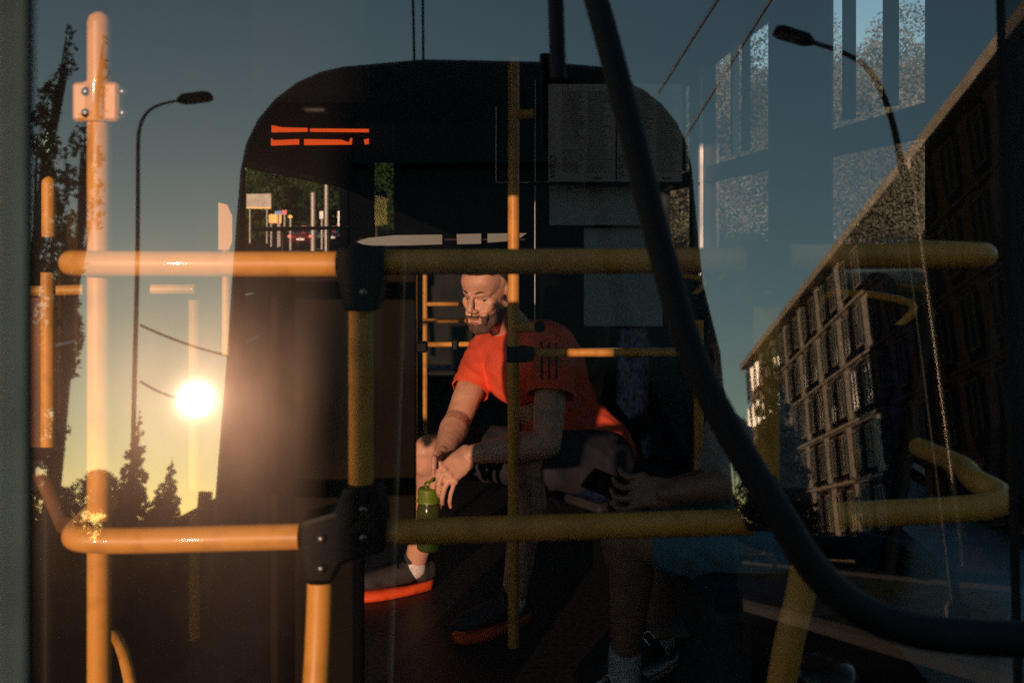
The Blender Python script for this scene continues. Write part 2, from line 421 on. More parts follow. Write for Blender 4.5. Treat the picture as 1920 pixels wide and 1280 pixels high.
# directly seen, beyond the far windows
k = 0
for (px, py, Y, wd, lb, mm) in [
    (1262, 130, 26, 5.0, 'tree whose top clears the narrow far side window', LEAFO), (1385, 70, 20, 6.5, 'broad dusty tree filling the tall side window behind the posters', LEAFO),
    (1470, 160, 24, 5.5, 'tree hidden mostly by the pillar between the side windows', LEAFO), (1575, 30, 19, 5.5, 'tallest tree in the upper side window at right', LEAFO),
    (1650, 190, 26, 5.5, 'low tree under the open sky in the right upper window', LEAFO), (1705, 170, 30, 3.5, 'slim tree at the right edge of the upper side window', LEAFO),
    (1820, 90, 22, 5.0, 'tree behind the dark window post at right', LEAFG), (1905, 120, 24, 4.5, 'tree behind the blue round sign', LEAFG), (1330, 260, 34, 6.0, 'lower tree behind the tall side window', LEAFG)]:
    b, z = ground_at(P, px, py, Y); k += 1
    tree(b, z, wd, 'round', lb, mm, 20 + k, 'trees along the side road', 60000, .034)
for i, (px, py, Y, wd, lb) in enumerate([
    (478, 330, 95, 7, 'tree beside the hoarding at the left of the far road'), (520, 350, 92, 9, 'dark tree behind the yellow warning sign'),
    (560, 338, 98, 10, 'dark tree behind the plain white mast'), (606, 325, 96, 10, 'dark tree rising left of the arched mast'),
    (652, 300, 100, 11, 'tallest dark green tree framed by the arched mast'), (706, 306, 94, 10, 'green tree seen in the narrow gap right of the arched mast'), (755, 310, 97, 10, 'dark tree at the right end of the far row')]):
    b, z = ground_at(P, px, py, Y); tree(b, z, wd, 'round', lb, LEAFG, 40 + i, 'trees beyond the far junction', 9000, .24)

# ============================================================ APARTMENT BLOCK mirrored at right
A = Vector((16.3, -24.0, 0)); B = Vector((22.2, -93.0, 0)); H = 17.0
along = (B - A); LEN = along.length; along.normalize(); outw = Vector((-along.y, along.x, 0)); 
if outw.x > 0: outw = -outw
blk = empty('apartment_block', A, 'long pale apartment block mirrored at right with sun glaring off its windows', 'building')
Mb = Matrix((( along.x, -outw.x, 0), (along.y, -outw.y, 0), (0, 0, 1)))   # local x along, y inward, z up
def F(u, d, z): return A + along * u - outw * d + Vector((0, 0, z))
MB().box(F(13, 6.4, H / 2 - .2), (26, 12, H - .4), M=Mb).build('core_wall', CONCD, blk)  # near wing wall coloured darker to stand for shade
CONM = mat('facade_lit_render', (0.34, 0.27, 0.21), 0.95, scale=1.5, var=0.2, spec=0.0)  # paler wall colour carries the sunlit look of the far wing
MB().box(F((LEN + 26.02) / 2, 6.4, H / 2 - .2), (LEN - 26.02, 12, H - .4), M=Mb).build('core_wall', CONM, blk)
MB().box(F(LEN / 2, 6.2, H + .05), (LEN + .6, 13.2, .5), M=Mb).build('roof_parapet', CONC, blk)
bayw, fl = 3.0, 3.1
nb = int(LEN / bayw); nf = 5
rng = random.Random(4)
panel_me = {}; 
def local_mesh(mb, m):
    me = mb.mesh('piece'); me.materials.append(m); return me
fr = MB(); ww, wh = 1.35, 2.0
for s_ in (-1, 1): fr.box((s_ * (ww / 2 + .035), -.03, 0), (.07, .09, wh + .14)); fr.box((0, -.03, s_ * (wh / 2 + .035)), (ww, .09, .07))
fr.box((0, -.02, 0), (.07, .1, wh))
me_fr = local_mesh(fr, WINF)
me_fr2 = me_fr.copy(); me_fr2.materials.clear(); me_fr2.materials.append(mat('window_frame_shaded', (.03, .024, .02), .95, spec=0.0))  # frame copy darkened as if the near wing lay in shade
me_gl = local_mesh(MB().box((0, .03, 0), (ww, .04, wh)), WINGL)
me_cu = local_mesh(MB().box((-ww / 4, .03, 0), (ww / 2 - .02, .05, wh)).box((ww / 4, .03, wh * .30), (ww / 2 - .02, .05, wh * .4)), mat('pale_curtain', (.45, .42, .36), .9, scale=5, stretch=(8, 1, .4), spec=0.0))
me_cu2 = local_mesh(MB().box((0, .03, wh * .22), (ww, .05, wh * .56)), mat('blind', (.28, .24, .19), .9, spec=0.0))
for m_ in (me_cu, me_cu2):
    bmx = bmesh.new(); bmx.from_mesh(m_); k0 = len(bmx.faces)
    ret = bmesh.ops.create_cube(bmx, size=1, matrix=Matrix.Translation((0, .07, 0)) @ Matrix.Diagonal((ww, .03, wh, 1)))
    for f in bmx.faces[:] if hasattr(bmx.faces, 'ensure_lookup_table') and not bmx.faces.ensure_lookup_table() else []:
        if f.index >= k0 or f.calc_center_median().y > .056: f.material_index = 1
    bmx.to_mesh(m_); bmx.free(); m_.materials.append(WINGL)
me_dk = local_mesh(MB().box((0, .03, 0), (ww, .04, wh)), mat('shaded_wing_pane', (.012, .013, .015), .9, spec=0.0, bump=0))  # matt dark pane, shade of the near wing put into its colour
me_pl = local_mesh(MB().box((0, 0, 0), (1.42, .16, fl - .35), bev=.02), CONC)
me_pd = local_mesh(MB().box((0, .03, 0), (1.42, .10, fl - .35), bev=.02), CONCD)
me_ps = local_mesh(MB().box((0, 0, 0), (ww + .1, .14, .5), bev=.02), CONC)
me_bd = local_mesh(MB().box((0, 0, 0), (bayw - .02, .26, .16)), CONC)
def place(me, name, u, d, z, par, tilt=0):
    o = bpy.data.objects.new(name, me); COL.objects.link(o); o.parent = par
    base = par if par is blk else par
    M = Matrix.Translation(F(u, d, z)) @ (Mb.to_4x4()) @ Matrix.Rotation(tilt, 4, 'Z')
    o.matrix_parent_inverse = parent_world(par).inverted(); o.matrix_basis = M
    return o
bands = MB(); bands2 = MB()
for b_ in range(nb):
    u = (b_ + .5) * bayw
    for f_ in range(nf):
        z = 1.2 + f_ * fl + fl / 2
        dk = u < 25  # near bays take the copies with shade in their colour
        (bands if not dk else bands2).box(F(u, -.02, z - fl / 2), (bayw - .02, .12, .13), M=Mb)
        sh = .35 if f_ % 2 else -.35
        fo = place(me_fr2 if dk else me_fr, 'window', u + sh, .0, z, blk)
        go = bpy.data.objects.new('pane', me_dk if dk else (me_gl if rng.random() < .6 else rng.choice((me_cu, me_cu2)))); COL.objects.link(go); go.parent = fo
        ajar = u > LEN - 19 and f_ >= 3 and rng.random() < .8
        if ajar:      # casements standing ajar towards the low sun
            Pw = F(u + sh, -.05, z); vd = (Vector((0.25, 1.25, 1.5)) - Pw).normalized(); hn = (vd + SUN_DIR).normalized()
            hn = (hn + Vector((0, rng.uniform(-.005, .005), rng.uniform(-.005, .005)))).normalized()
            ya = -hn; xa_ = ya.cross(Vector((0, 0, 1))).normalized(); za = xa_.cross(ya)
            D = Matrix(((xa_.x, ya.x, za.x), (xa_.y, ya.y, za.y), (xa_.z, ya.z, za.z))).to_4x4()
            go.matrix_parent_inverse = (Matrix.Translation(F(u + sh, .0, z)) @ Mb.to_4x4()).inverted(); go.matrix_basis = Matrix.Translation(Pw) @ D
        else: go.rotation_euler = (0, 0, rng.uniform(-.02, .02))
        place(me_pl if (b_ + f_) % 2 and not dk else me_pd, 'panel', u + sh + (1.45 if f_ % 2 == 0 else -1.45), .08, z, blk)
bands.build('floor_band', CONC, blk); bands2.build('floor_band', CONCD, blk)
o = MB().tube([F(13.5, -.25, H), F(13.5, -.25, 0.3)], .09, 10).build('downpipe', PIPE, blk)
MB().box(F(13.5, -.24, H - .3), (.4, .35, .5), M=Mb).build('rain_hopper', PIPE, blk)
# low roofs mirrored at the left
hs = empty('roofed_house', V(388, 975, 80) * 1, 'small dark roofed house mirrored low at left under the sun', 'building')
hp = V(395, 985, 80); hz = V(380, 930, 80).z
MB().prism([(hp.x - 3, 0), (hp.x + 3.4, 0), (hp.x + 3.4, hz * .55), (hp.x + .2, hz), (hp.x - 3, hz * .62)], -80, -88).build('wall', CONCD, hs)
MB().box((hp.x - 1.6, -83, hz * .9), (.9, .9, hz * .45)).build('chimney', CONCD, hs)
MB().box((hp.x + .2, -79.9, hz * .3), (1.2, .1, 1.0)).build('window', WINGL, hs)

# ============================================================ STREET LAMPS mirrored
def street_lamp(foot, arm_pts, head_dir, label, r=.036):
    t = empty('street_lamp', foot, label, 'street lamp', 'street lamps mirrored in the windscreen')
    pts = smooth_path([foot, foot.lerp(arm_pts[0], .4), foot.lerp(arm_pts[0], .8)] + arm_pts, 6)
    n = len(pts)
    MB().tube(pts, [r * (1.25 - .6 * i / n) for i in range(n)], 10).build('pole', LAMPM, t)
    e = arm_pts[-1]; d = head_dir.normalized(); s_ = Vector((0, -1, 0)).cross(d) if abs(d.y) < .9 else Vector((1, 0, 0))
    bm = bmesh.new(); side = d.cross(Vector((0, 0, 1))).normalized(); up = side.cross(d)
    for (a, ws, h1, h0) in ((0, .05, .03, -.03), (.12, .13, .07, -.05), (.55, .15, .05, -.06), (.66, .10, .02, -.05)):
        for sg in (-1, 1):
            for hh in (h1, h0): bm.verts.new(e + d * (a - .05) + side * ws * sg + up * hh)
    bmesh.ops.convex_hull(bm, input=bm.verts); MB().bm(bm, False).build('lamp_head', LAMPM, t)
    bm = bmesh.new()
    for a in (.16, .5):
        for sg in (-1, 1):
            for hh in (-.05, -.075): bm.verts.new(e + d * a + side * .1 * sg + up * hh)
    bmesh.ops.convex_hull(bm, input=bm.verts); MB().bm(bm, False).build('lamp_lens', GALV, t)
    MB().lathe([(.16, 0), (.16, .35), (.10, .42)], foot, 12).build('pole_base', LAMPM, t)
    return t
Yl = 15
f0 = V(262, 700, Yl); foot = Vector((f0.x, -Yl, 0))
foot = Vector((V(262, 980, Yl).x + .0, -Yl, 0))
lp = [V(259.5, 300, Yl), V(263, 245, Yl), V(278, 212, Yl), V(305, 196, Yl), V(340, 188, Yl)]
street_lamp(foot, lp, V(365, 184, Yl) - V(340, 188, Yl), 'thin arched street lamp mirrored against the sky left of the sun')
Yl = 12
f0 = V(1705, 420, Yl); foot = Vector((f0.x, -Yl, 0))
lp = [V(1688, 300, Yl), V(1664, 200, Yl), V(1628, 130, Yl), V(1580, 100, Yl), V(1520, 80, Yl)]
street_lamp(foot, lp, V(1484, 68, Yl) - V(1520, 80, Yl), 'thick armed street lamp mirrored upper right across the side windows', .055)
# span wires
def wire(pts, label, r=.012, sag=0.25, grp='overhead wires mirrored in the windscreen'):
    p, q = Vector(pts[0]), Vector(pts[1])
    path = [p.lerp(q, i / 12) - Vector((0, 0, sag * 4 * (i / 12) * (1 - i / 12))) for i in range(13)]
    return tag(MB().tube(path, r, 6).build('overhead_wire', WIRE), label, 'wire', grp)
wire((V(262, 612, 15), V(425, 668, 17)), 'upper sagging wire running right from the left street lamp', .022, .05)
wire((V(262, 714, 15), V(350, 748, 16)), 'lower sagging wire running right from the left street lamp', .020, .05)
wire((V(1465, -30, 5.6), V(1285, 260, 9.5)), 'right slanting overhead wire crossing above the tall side window', .014, .0)
wire((V(1365, -30, 5.6), V(1236, 176, 8.2)), 'left slanting overhead wire meeting the bus roof corner', .014, .0)

# ============================================================ DARK BUS mirrored (behind the photographer)
BY = -2.95
db = empty('parked_dark_bus', (-.2, BY, 0), 'big dark round cornered bus mirrored in the middle of the windscreen', 'bus')
prof = [(-1.50, .32), (-1.585, .8), (-1.60, 3.05)]
prof += [(-1.60 + .66 - .66 * math.cos(a), 3.30 + .68 * math.sin(a)) for a in [R(x) for x in (0, 14, 28, 42, 56, 70, 82)]]
prof += [(-.55, 4.02), (.2, 4.0), (.55, 3.965)]
prof += [(1.07 - .62 + .62 * math.cos(a), 3.30 + .62 * math.sin(a)) for a in [R(x) for x in (68, 55, 42, 28, 14, 0)]]
prof += [(1.09, 2.6), (1.16, 2.2), (1.20, .8), (1.12, .32)]
def shrink(pl, k, cx=-.2, cz=2.1): return [(cx + (x - cx) * k, cz + (z - cz) * k) for x, z in pl]
bm = bmesh.new()
rings = [([(x, z) for x, z in shrink(prof, .972)], BY), (shrink(prof, .99), BY - .03), (prof, BY - .10), (prof, BY - 11)]
vv = [[bm.verts.new((x, y, z)) for x, z in pl] for pl, y in rings]
for a, b2 in zip(vv, vv[1:]):
    for i in range(len(prof)): bm.faces.new((a[i], a[(i + 1) % len(prof)], b2[(i + 1) % len(prof)], b2[i]))
bm.faces.new(vv[0]); bm.faces.new(vv[-1])
MB().bm(bm, False).build('body', BUSD, db)
MB().prism([(-1.42, 1.25), (-1.42, 3.0), (-1.2, 3.15), (.85, 3.15), (1.0, 2.95), (1.05, 1.25)], BY + .012, BY + .03).build('windscreen', BUSGL, db)
MB().box((-.18, BY + .035, 3.42), (1.5, .05, .28), bev=.01).build('destination_box', BUSGL, db)
for x in (-1.2, .8):
    h_ = MB().lathe([(0.001, .05), (.08, .045), (.11, 0), (.11, -.05)], (x, BY + .02, .75), 20, M=Matrix.Rotation(R(-90), 3, 'X')).build('headlight', BUSGL, db)
MB().box((-.2, BY + .05, .5), (2.5, .12, .28), bev=.03).build('bumper', BLK, db)
for x0, x1 in ((-.9, -.3), (.35, -.2)):
    MB().tube([(x0, BY + .06, 1.2), (x1, BY + .06, 2.1)], .012, 8).build('wiper', BLK, db)
for y in (BY - 2.2, BY - 8.3):
    for x in (-1.52, 1.1):
        MB().lathe([(.2, -.13), (.46, -.13), (.5, -.09), (.5, .09), (.46, .13), (.2, .13)], (x, y, .5), 24, M=Matrix.Rotation(R(90), 3, 'Y')).build('wheel', TYRE, db)
for x, dx in ((-.69, -.02), (-.635, .01)):
    MB().tube([(x, BY - 1.2, 3.95), (x + dx, BY - .1, 5.9)], .009, 8).build('trolley_pole', BLK, db)

# ============================================================ THE BUS IN FRONT: shell
bus = empty('city_bus', (0, 1.3, 0), 'city bus seen through its sloping windscreen with yellow rails inside', 'bus')
XL, XR, Y1, ZF, ZC = -1.38, 1.2, 8.4, .35, 2.72
def pane_y(z, d=0): return PP.y + math.tan(TILT) * (z - PP.z) + d
def sheet(x0, x1, z0, z1, th, d=0, nx=1):
    m = MB(); vs = []
    for x in (x0, x1):
        for z in (z0, z1):
            for t in (0, th): vs.append((x, pane_y(z, d) + t, z))
    return m.add(vs, [(0, 1, 3, 2), (4, 6, 7, 5), (0, 4, 5, 1), (2, 3, 7, 6), (0, 2, 6, 4), (1, 5, 7, 3)])
def pane_one(x0, x1, z0, z1, d=0):   # single-surface glass, so one clean reflection
    return MB().add([(x0, pane_y(z0, d), z0), (x1, pane_y(z0, d), z0), (x1, pane_y(z1, d), z1), (x0, pane_y(z1, d), z1)], [(0, 1, 2, 3)])
SX = .622
def W(px, py, d=0):
    q = ray(px, py); pq = PP + Vector((0, d, 0)); return C0 + q * ((pq - C0).dot(PN) / q.dot(PN))
def slant(pxs, name, m, th=0):
    a = [W(*q) for q in pxs]; mb = MB()
    if not th: return mb.add(a, [tuple(range(4))]).build(name, m, bus)
    b3 = [q + Vector((0, th, 0)) for q in a]
    return mb.add([q - Vector((0, th, 0)) for q in a] + b3, [(0, 1, 2, 3), (7, 6, 5, 4)] + [(i, i + 4, (i + 1) % 4 + 4, (i + 1) % 4) for i in range(4)]).build(name, m, bus)
slant([(-2600, 2200), (1928, 2200), (1848, -900), (-2600, -900)], 'windscreen_pane', GPANE)
slant([(1938, 2200), (3300, 2200), (3300, -900), (1856, -900)], 'windscreen_corner_pane', GSIDE)
slant([(1928, 2200), (1938, 2200), (1856, -900), (1848, -900)], 'windscreen_gasket', RUB, .006)
MB().box((-.2, 1.28 - .06, .14), (3.4, .2, .28), bev=.02).build('bumper', BLK, bus)
MB().box((-.09, 1.85 + 3.3, ZF - .05), (XR - XL, 7.3, .10)).build('floor', FLOORM, bus)
MB().box((-.09, 5.0, ZC + .05), (XR - XL + .2, 7.1, .10)).build('ceiling', CEIL, bus)
# right wall: y spans
WT = .07
Zb, Zt, Z1, Z2 = .85, 2.60, 1.86, 1.95
MB().box((XR + WT / 2, 4.95, (ZF + Zb) / 2), (WT, 7.1, Zb - ZF)).build('side_wall', WALLG, bus)
MB().box((XR + WT / 2, 4.95, (Zt + ZC) / 2), (WT, 7.1, ZC - Zt)).build('header_panel', PILLAR, bus)
for (a, b2) in ((2.43, 2.84), (3.93, 4.57), (6.2, 6.6), (8.0, 8.4)):
    MB().box((XR + WT / 2 - .012, (a + b2) / 2, (Zb + Zt) / 2), (WT + .03, b2 - a, Zt - Zb), bev=.012).build('window_pillar', PILLAR, bus)
for i, (a, b2) in enumerate(((1.45, 2.43), (2.84, 3.93), (4.57, 6.2), (6.6, 8.0))):
    wf = MB()
    for z in (Zb + .012, Zt - .012): wf.box((XR + .02, (a + b2) / 2, z), (.05, b2 - a - .004, .024))
    for y in (a + .012, b2 - .012): wf.box((XR + .02, y, (Zb + Zt) / 2), (.05, .024, Zt - Zb - .052))
    if i: wf.box((XR + .02, (a + b2) / 2, (Z1 + Z2) / 2), (.06, b2 - a - .052, Z2 - Z1))
    wo_ = wf.build('side_window', PILLAR, bus)
    MB().add([(XR + .03, a, Zb), (XR + .03, b2, Zb), (XR + .03, b2, Zt), (XR + .03, a, Zt)], [(0, 1, 2, 3)]).build('pane', GSIDE, wo_)
    if i:
        for q in (.34, .50) if i == 2 else (.30, .66):
            MB().box((XR + .005, a + (b2 - a) * q, (Z2 + Zt) / 2), (.035, .045, Zt - Z2 - .05)).build('mullion', PILLAR if q != .50 else GALV, wo_)
MB().box((XR - .02, 6.22, 1.7), (.02, .05, 1.9)).build('pale_edge_strip', SIGNW, bus)
# wheel box / ledges along right wall
MB().box((XR - .13, 3.6, .60), (.26, 3.4, .50), bev=.02).build('wheel_box', WALLG, bus)
MB().box((XR - .28, 3.6, .46), (.05, 3.4, .22), bev=.01).build('heater_cover', DARKPL, bus)
MB().box((XR - .01, 3.6, .93), (.05, 3.6, .05), bev=.01).build('ledge_strip', DARKPL, bus)
# left wall
MB().box((XL - WT / 2, 4.95, (ZF + .95) / 2), (WT, 7.1, .95 - ZF)).build('side_wall', DARKPL, bus)
MB().box((XL - WT / 2, 4.95, (1.93 + ZC) / 2), (WT, 7.1, ZC - 1.93)).build('header_panel', DARKPL, bus)
for (a, b2) in ((3.3, 5.15), (8.37, 8.4)):
    MB().box((XL - WT / 2, (a + b2) / 2, 1.44), (WT, b2 - a, .98)).build('window_pillar', DARKPL, bus)
for (a, b2) in ((1.45, 3.3), (5.15, 8.37)):
    wo_ = MB().box((XL - .02, (a + b2) / 2, .965), (.05, b2 - a, .03)).box((XL - .02, (a + b2) / 2, 1.915), (.05, b2 - a, .03)).build('side_window', BLK, bus)
    MB().add([(XL - .03, a, .95), (XL - .03, b2, .95), (XL - .03, b2, 1.93), (XL - .03, a, 1.93)], [(0, 1, 2, 3)]).build('pane', GSIDE, wo_)
# end wall with a window
ex0, ex1 = P(700, 400, Y1).x, P(738, 400, Y1).x
ez0, ez1 = 1.36, 2.12
for (x0, x1, z0, z1) in ((XL, ex0, ZF, ZC), (ex1, XR, ZF, ZC), (ex0, ex1, ZF, ez0), (ex0, ex1, ez1, ZC)):
    MB().box(((x0 + x1) / 2, Y1 + .04, (z0 + z1) / 2), (x1 - x0, .08, z1 - z0)).build('end_wall_panel', DARKPL, bus)
MB().add([(ex0, Y1 + .04, ez0), (ex1, Y1 + .04, ez0), (ex1, Y1 + .04, ez1), (ex0, Y1 + .04, ez1)], [(0, 1, 2, 3)]).build('end_window_pane', GSIDE, bus)
# hatch/vent strips high on the left: lit orange display lines
led = empty('route_display', P(600, 255, 5.6), 'route display hanging from the ceiling with two glowing orange lines', 'display')
c = P(600, 255, 5.6)
MB().box(c + Vector((.05, .05, 0)), (.72, .06, .20), bev=.01).build('housing', BLK, led)
def pix_poly(pts, Y, th, name, m, par):
    a = [P(x, y, Y) for x, y in pts]; b2 = [q + Vector((0, th, 0)) for q in a]; n = len(a)
    return MB().add(a + b2, [tuple(range(n)), tuple(reversed(range(n, 2 * n)))] + [(i, i + n, (i + 1) % n + n, (i + 1) % n) for i in range(n)]).build(name, m, par)
for pl in ([(509, 235), (530, 239), (576, 240), (576, 247), (509, 248)], [(581, 241), (691, 242), (691, 248), (581, 247)],
           [(508, 259), (513, 263), (560, 261), (560, 271), (508, 273)], [(570, 261), (640, 262), (654, 267), (657, 259), (660, 259), (659, 271), (570, 272)], [(682, 262), (691, 260), (691, 270), (684, 271)]):
    pix_poly(pl, 5.58, .012, 'light_line', LED, led)

lk = empty('shade_box', P(600, 150, 1.95), 'black locker added under the ceiling to shade the centre pole, above the route display', 'blocker')  # box added to keep sun off the top of the centre pole
la, lb = P(470, 196, 1.85), P(690, 196, 1.85)
MB().box(((la.x + lb.x) / 2, 1.95, (la.z + ZC) / 2), (lb.x - la.x, .20, ZC - la.z - .01), bev=.01).build('housing', DARKPL, lk)
MB().box(((la.x + lb.x) / 2, 1.9, la.z - .006), (.05, .03, .014), bev=.004).build('shade_box_tab', BLK, lk)
# ------------------------------------------------------------ handrails
def clamp_box(name, a, b2, par, m=BLK, bev=.012):
    c = (a + b2) / 2; s_ = Vector((abs(b2.x - a.x), .058, abs(b2.z - a.z))); return MB().box(c, s_, bev=bev).build(name, m, par)
YR = 1.32
rr = .0169
hr = empty('front_handrail', Vector((0, YR, ZF)), 'large yellow handrail frame with black joints right behind the windscreen', 'handrail')
def railpath(pts, r, name='rail', par=None, m=YEL, n=22, sm=8):
    return MB().tube(smooth_path(pts, sm) if sm else pts, r, n).build(name, m, par or hr)
u0, u1 = P(632, 495, YR), P(128, 494, YR)
railpath([u0, P(400, 495, YR), P(190, 494, YR), u1 + Vector((.004, .012, 0)), u1 + Vector((-.010, .035, -.0)), u1 + Vector((-.011, .06, -.0))], rr)
railpath([P(718, 492, YR), P(1408, 488, YR)], rr, sm=0)
q = P(1852, 479, YR)
railpath([P(1478, 482, YR), P(1700, 480, YR), P(1815, 479, YR), q + Vector((.002, .015, 0)), q + Vector((.008, .07, 0)), q + Vector((.006, .26, 0))], rr)
l1 = P(130, 1010, YR)
railpath([P(562, 1005, YR), P(400, 1009, YR), P(230, 1013, YR), l1 + Vector((.01, .004, 0)), l1 + Vector((-.006, .05, 0.0)), l1 + Vector((-.016, .16, .004))], rr)
railpath([P(720, 998, YR), P(1410, 978, YR)], rr, sm=0)
l2 = P(1878, 946, YR)
railpath([P(1556, 966, YR), P(1760, 957, YR), l2 + Vector((-.01, 0, 0)), l2 + Vector((.014, .03, .004)), l2 + Vector((.006, .09, .01)), P(1800, 872, 1.58), P(1722, 838, 1.80)], rr)
railpath([P(677, 582, YR), P(677, 918, YR)], rr * .98, name='post', sm=0)
railpath([P(600, 1092, YR), P(597, 1180, YR - .01), P(591, 1300, YR - .03)], rr, name='post')
railpath([P(1437, 572, YR), P(1437, 898, YR)], rr, name='post', sm=0)
railpath([P(1512, 1050, YR + .01), P(1500, 1120, YR + .02), P(1480, 1200, YR + .02), P(1462, 1300, YR + .03)], rr * 1.15, name='post')
def joint(pts, name='clamp', th=.056, Y=YR):
    a = [P(x, y, Y - th / 2) for x, y in pts]; b2 = [P(x, y, Y + th / 2) for x, y in pts]; n = len(a)
    bm = bmesh.new()
    va = [bm.verts.new(v) for v in a]; vb = [bm.verts.new(Vector((v.x, Y + th / 2, v.z))) for v in a]
    bm.faces.new(va); bm.faces.new(list(reversed(vb)))
    for i in range(n): bm.faces.new((va[i], vb[i], vb[(i + 1) % n], va[(i + 1) % n]))
    bmesh.ops.recalc_face_normals(bm, faces=bm.faces)
    bmesh.ops.bevel(bm, geom=[e for e in bm.edges], offset=.006, segments=2, affect='EDGES', profile=.6)
    return MB().bm(bm, False).build(name, BLK, hr)
def bolt(p, par, r=.0055):
    MB().lathe([(0.0005, .004), (r * .55, .004), (r, .0015), (r * 1.05, -.003)], p, 12, M=Matrix.Rotation(R(90), 3, 'X')).build('bolt', BOLT, par)
joint([(633, 462), (718, 462), (718, 522), (708, 584), (643, 584), (633, 522)])
joint([(643, 915), (708, 915), (722, 960), (722, 1035), (640, 1060), (622, 1096), (568, 1096), (562, 1035), (562, 978), (625, 960)])
joint([(1404, 452), (1481, 452), (1480, 530), (1466, 576), (1412, 576), (1404, 530)])
joint([(1408, 894), (1460, 896), (1474, 936), (1545, 936), (1557, 960), (1553, 1010), (1540, 1052), (1500, 1050), (1470, 1000), (1402, 998), (1396, 960)], th=.062)
for (x, y) in ((681, 548), (681, 955), (681, 1008), (602, 1010), (602, 1066), (1440, 550)): bolt(P(x, y, YR - .031) + Vector((0, 0, 0)), hr)

gp = empty('tall_grab_pole', Vector((P(183, 600, 1.37).x, 1.37, ZF)), 'thick sunlit yellow grab pole at left with a bolted bracket', 'pole')
r_ = .0158
x0 = P(186, 600, 1.37).x
bm = bmesh.new(); top = P(180, 36, 1.37)
MB().tube([(x0, 1.37, ZF), (x0, 1.37, top.z - .006)], r_, 24).build('pole', YEL, gp)
MB().lathe([(.0158, -.006), (.0137, .004), (.006, .010), (.0005, .011)], (x0, 1.37, top.z - .001), 20).build('end_cap', YEL, gp)
br = MB().box((x0, 1.37 - .004, P(190, 193, 1.37).z), (.063, .022, .053), bev=.004)
br.tube([(x0, 1.37, P(190, 229, 1.37).z), (x0, 1.37, P(190, 156, 1.37).z)], .0205, 24); bro = br.build('bracket', YEL, gp)
for (x, y) in ((161, 172), (230, 172), (161, 212), (230, 212)):
    p = P(x, y, 1.37 - .018); MB().lathe([(.0004, .004), (.0045, .004), (.0045, .0015), (.0062, .0012), (.0064, -.002)], p, 14, M=Matrix.Rotation(R(90), 3, 'X')).build('bolt', BOLT, bro)

g2 = empty('short_grab_pole', Vector((P(89, 700, 2.05).x, 2.05, ZF)), 'thinner sunlit grab pole at far left joined by a dark collar', 'pole')
xx = P(90, 640, 2.05).x
MB().tube([(xx, 2.05, P(89, 862, 2.05).z), (xx, 2.05, P(89, 506, 2.05).z)], .0143, 20).build('pole', YEL, g2)
MB().tube([(xx + .002, 2.05, P(89, 448, 2.05).z), (xx + .002, 2.05, P(89, 345, 2.05).z)], .0143, 20).build('pole', YEL, g2)
MB().lathe([(.0143, 0), (.013, .008), (.006, .014), (.0004, .016)], (xx + .002, 2.05, P(89, 345, 2.05).z), 16).build('end_cap', YEL, g2)
MB().tube([(xx, 2.05, P(89, 510, 2.05).z), (xx, 2.05, P(89, 444, 2.05).z)], .017, 18).build('collar', DARKPL, g2)
MB().lathe([(.0004, .03), (.012, .028), (.016, .02), (.016, -.02)], P(84, 478, 2.03), 16, M=Matrix.Rotation(R(90), 3, 'X')).build('collar_knob', DARKPL, g2)
MB().tube([(xx, 2.05, ZF), (xx, 2.05, P(89, 862, 2.05).z)], .0143, 14).build('lower_pole', BLK, g2)

# corner joint block at the low left with bent yellow arm
cj = empty('corner_handhold', P(95, 900, 1.7), 'bent yellow handhold rising from a black block at the lower left', 'handrail')
MB().box(P(72, 880, 1.80), (.07, .08, .065), bev=.006).build('block', BLK, cj)
MB().tube(smooth_path([P(78, 890, 1.74), P(90, 915, 1.72), P(108, 955, 1.68), P(122, 985, 1.62)], 6), [.0140] * 19, 16).build('arm', mat('shaded_yellow_paint', (.16, .07, .022), .5), cj)  # yellow arm coloured brown, its shade put into the paint
MB().tube(smooth_path([P(104, 905, 1.80), P(126, 930, 1.78), P(138, 975, 1.74)], 6), .016, 14).build('sleeve', DARKPL, cj)

# brown partition with a rail on top, far left
bp_ = empty('brown_partition', Vector((-1.27, 2.9, ZF)), 'sunlit brown partition panel topped by a short yellow rail at far left', 'partition')
pa, pb = P(30, 556, 2.75), P(98, 860, 2.75)
MB().box(((pa.x + pb.x) / 2, 2.75, (pa.z + ZF) / 2), (pb.x - pa.x, .02, pa.z - ZF), bev=.003).build('panel', BROWN, bp_)
MB().tube([P(20, 547, 2.73), P(158, 543, 2.73)], .0145, 16).build('top_rail', YEL, bp_)

# added panel behind the rails, shaped to keep the man's right side in shade
pt = empty('shade_panel', Vector((P(570, 800, 1.85).x, 1.85, ZF)), 'dark panel added to shade the seated man, standing left of him', 'partition')
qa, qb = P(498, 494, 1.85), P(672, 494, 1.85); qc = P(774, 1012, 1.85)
MB().box(((qa.x + qb.x) / 2, 1.85, (qa.z + ZF) / 2), (qb.x - qa.x, .012, qa.z - ZF - .02), bev=.003).build('panel', SHADEM, pt)
MB().box(((qb.x + qc.x) / 2 + .004, 1.853, (qa.z + qc.z) / 2), (qc.x - qb.x + .004, .012, qa.z - qc.z), bev=.003).build('upper_panel', SHADEM, pt)
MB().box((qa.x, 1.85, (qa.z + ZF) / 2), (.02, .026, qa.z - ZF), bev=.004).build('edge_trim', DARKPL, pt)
MB().box((P(412, 0, 1.85).x, 1.86, ZF + .15), (.17, .10, .30), bev=.01).build('foot_shade_block', DARKPL, pt)  # low block added below the view to shade the man's foot
MB().box((qb.x, 1.85, (qa.z + ZF) / 2), (.02, .026, qa.z - ZF), bev=.004).build('edge_trim', DARKPL, pt)

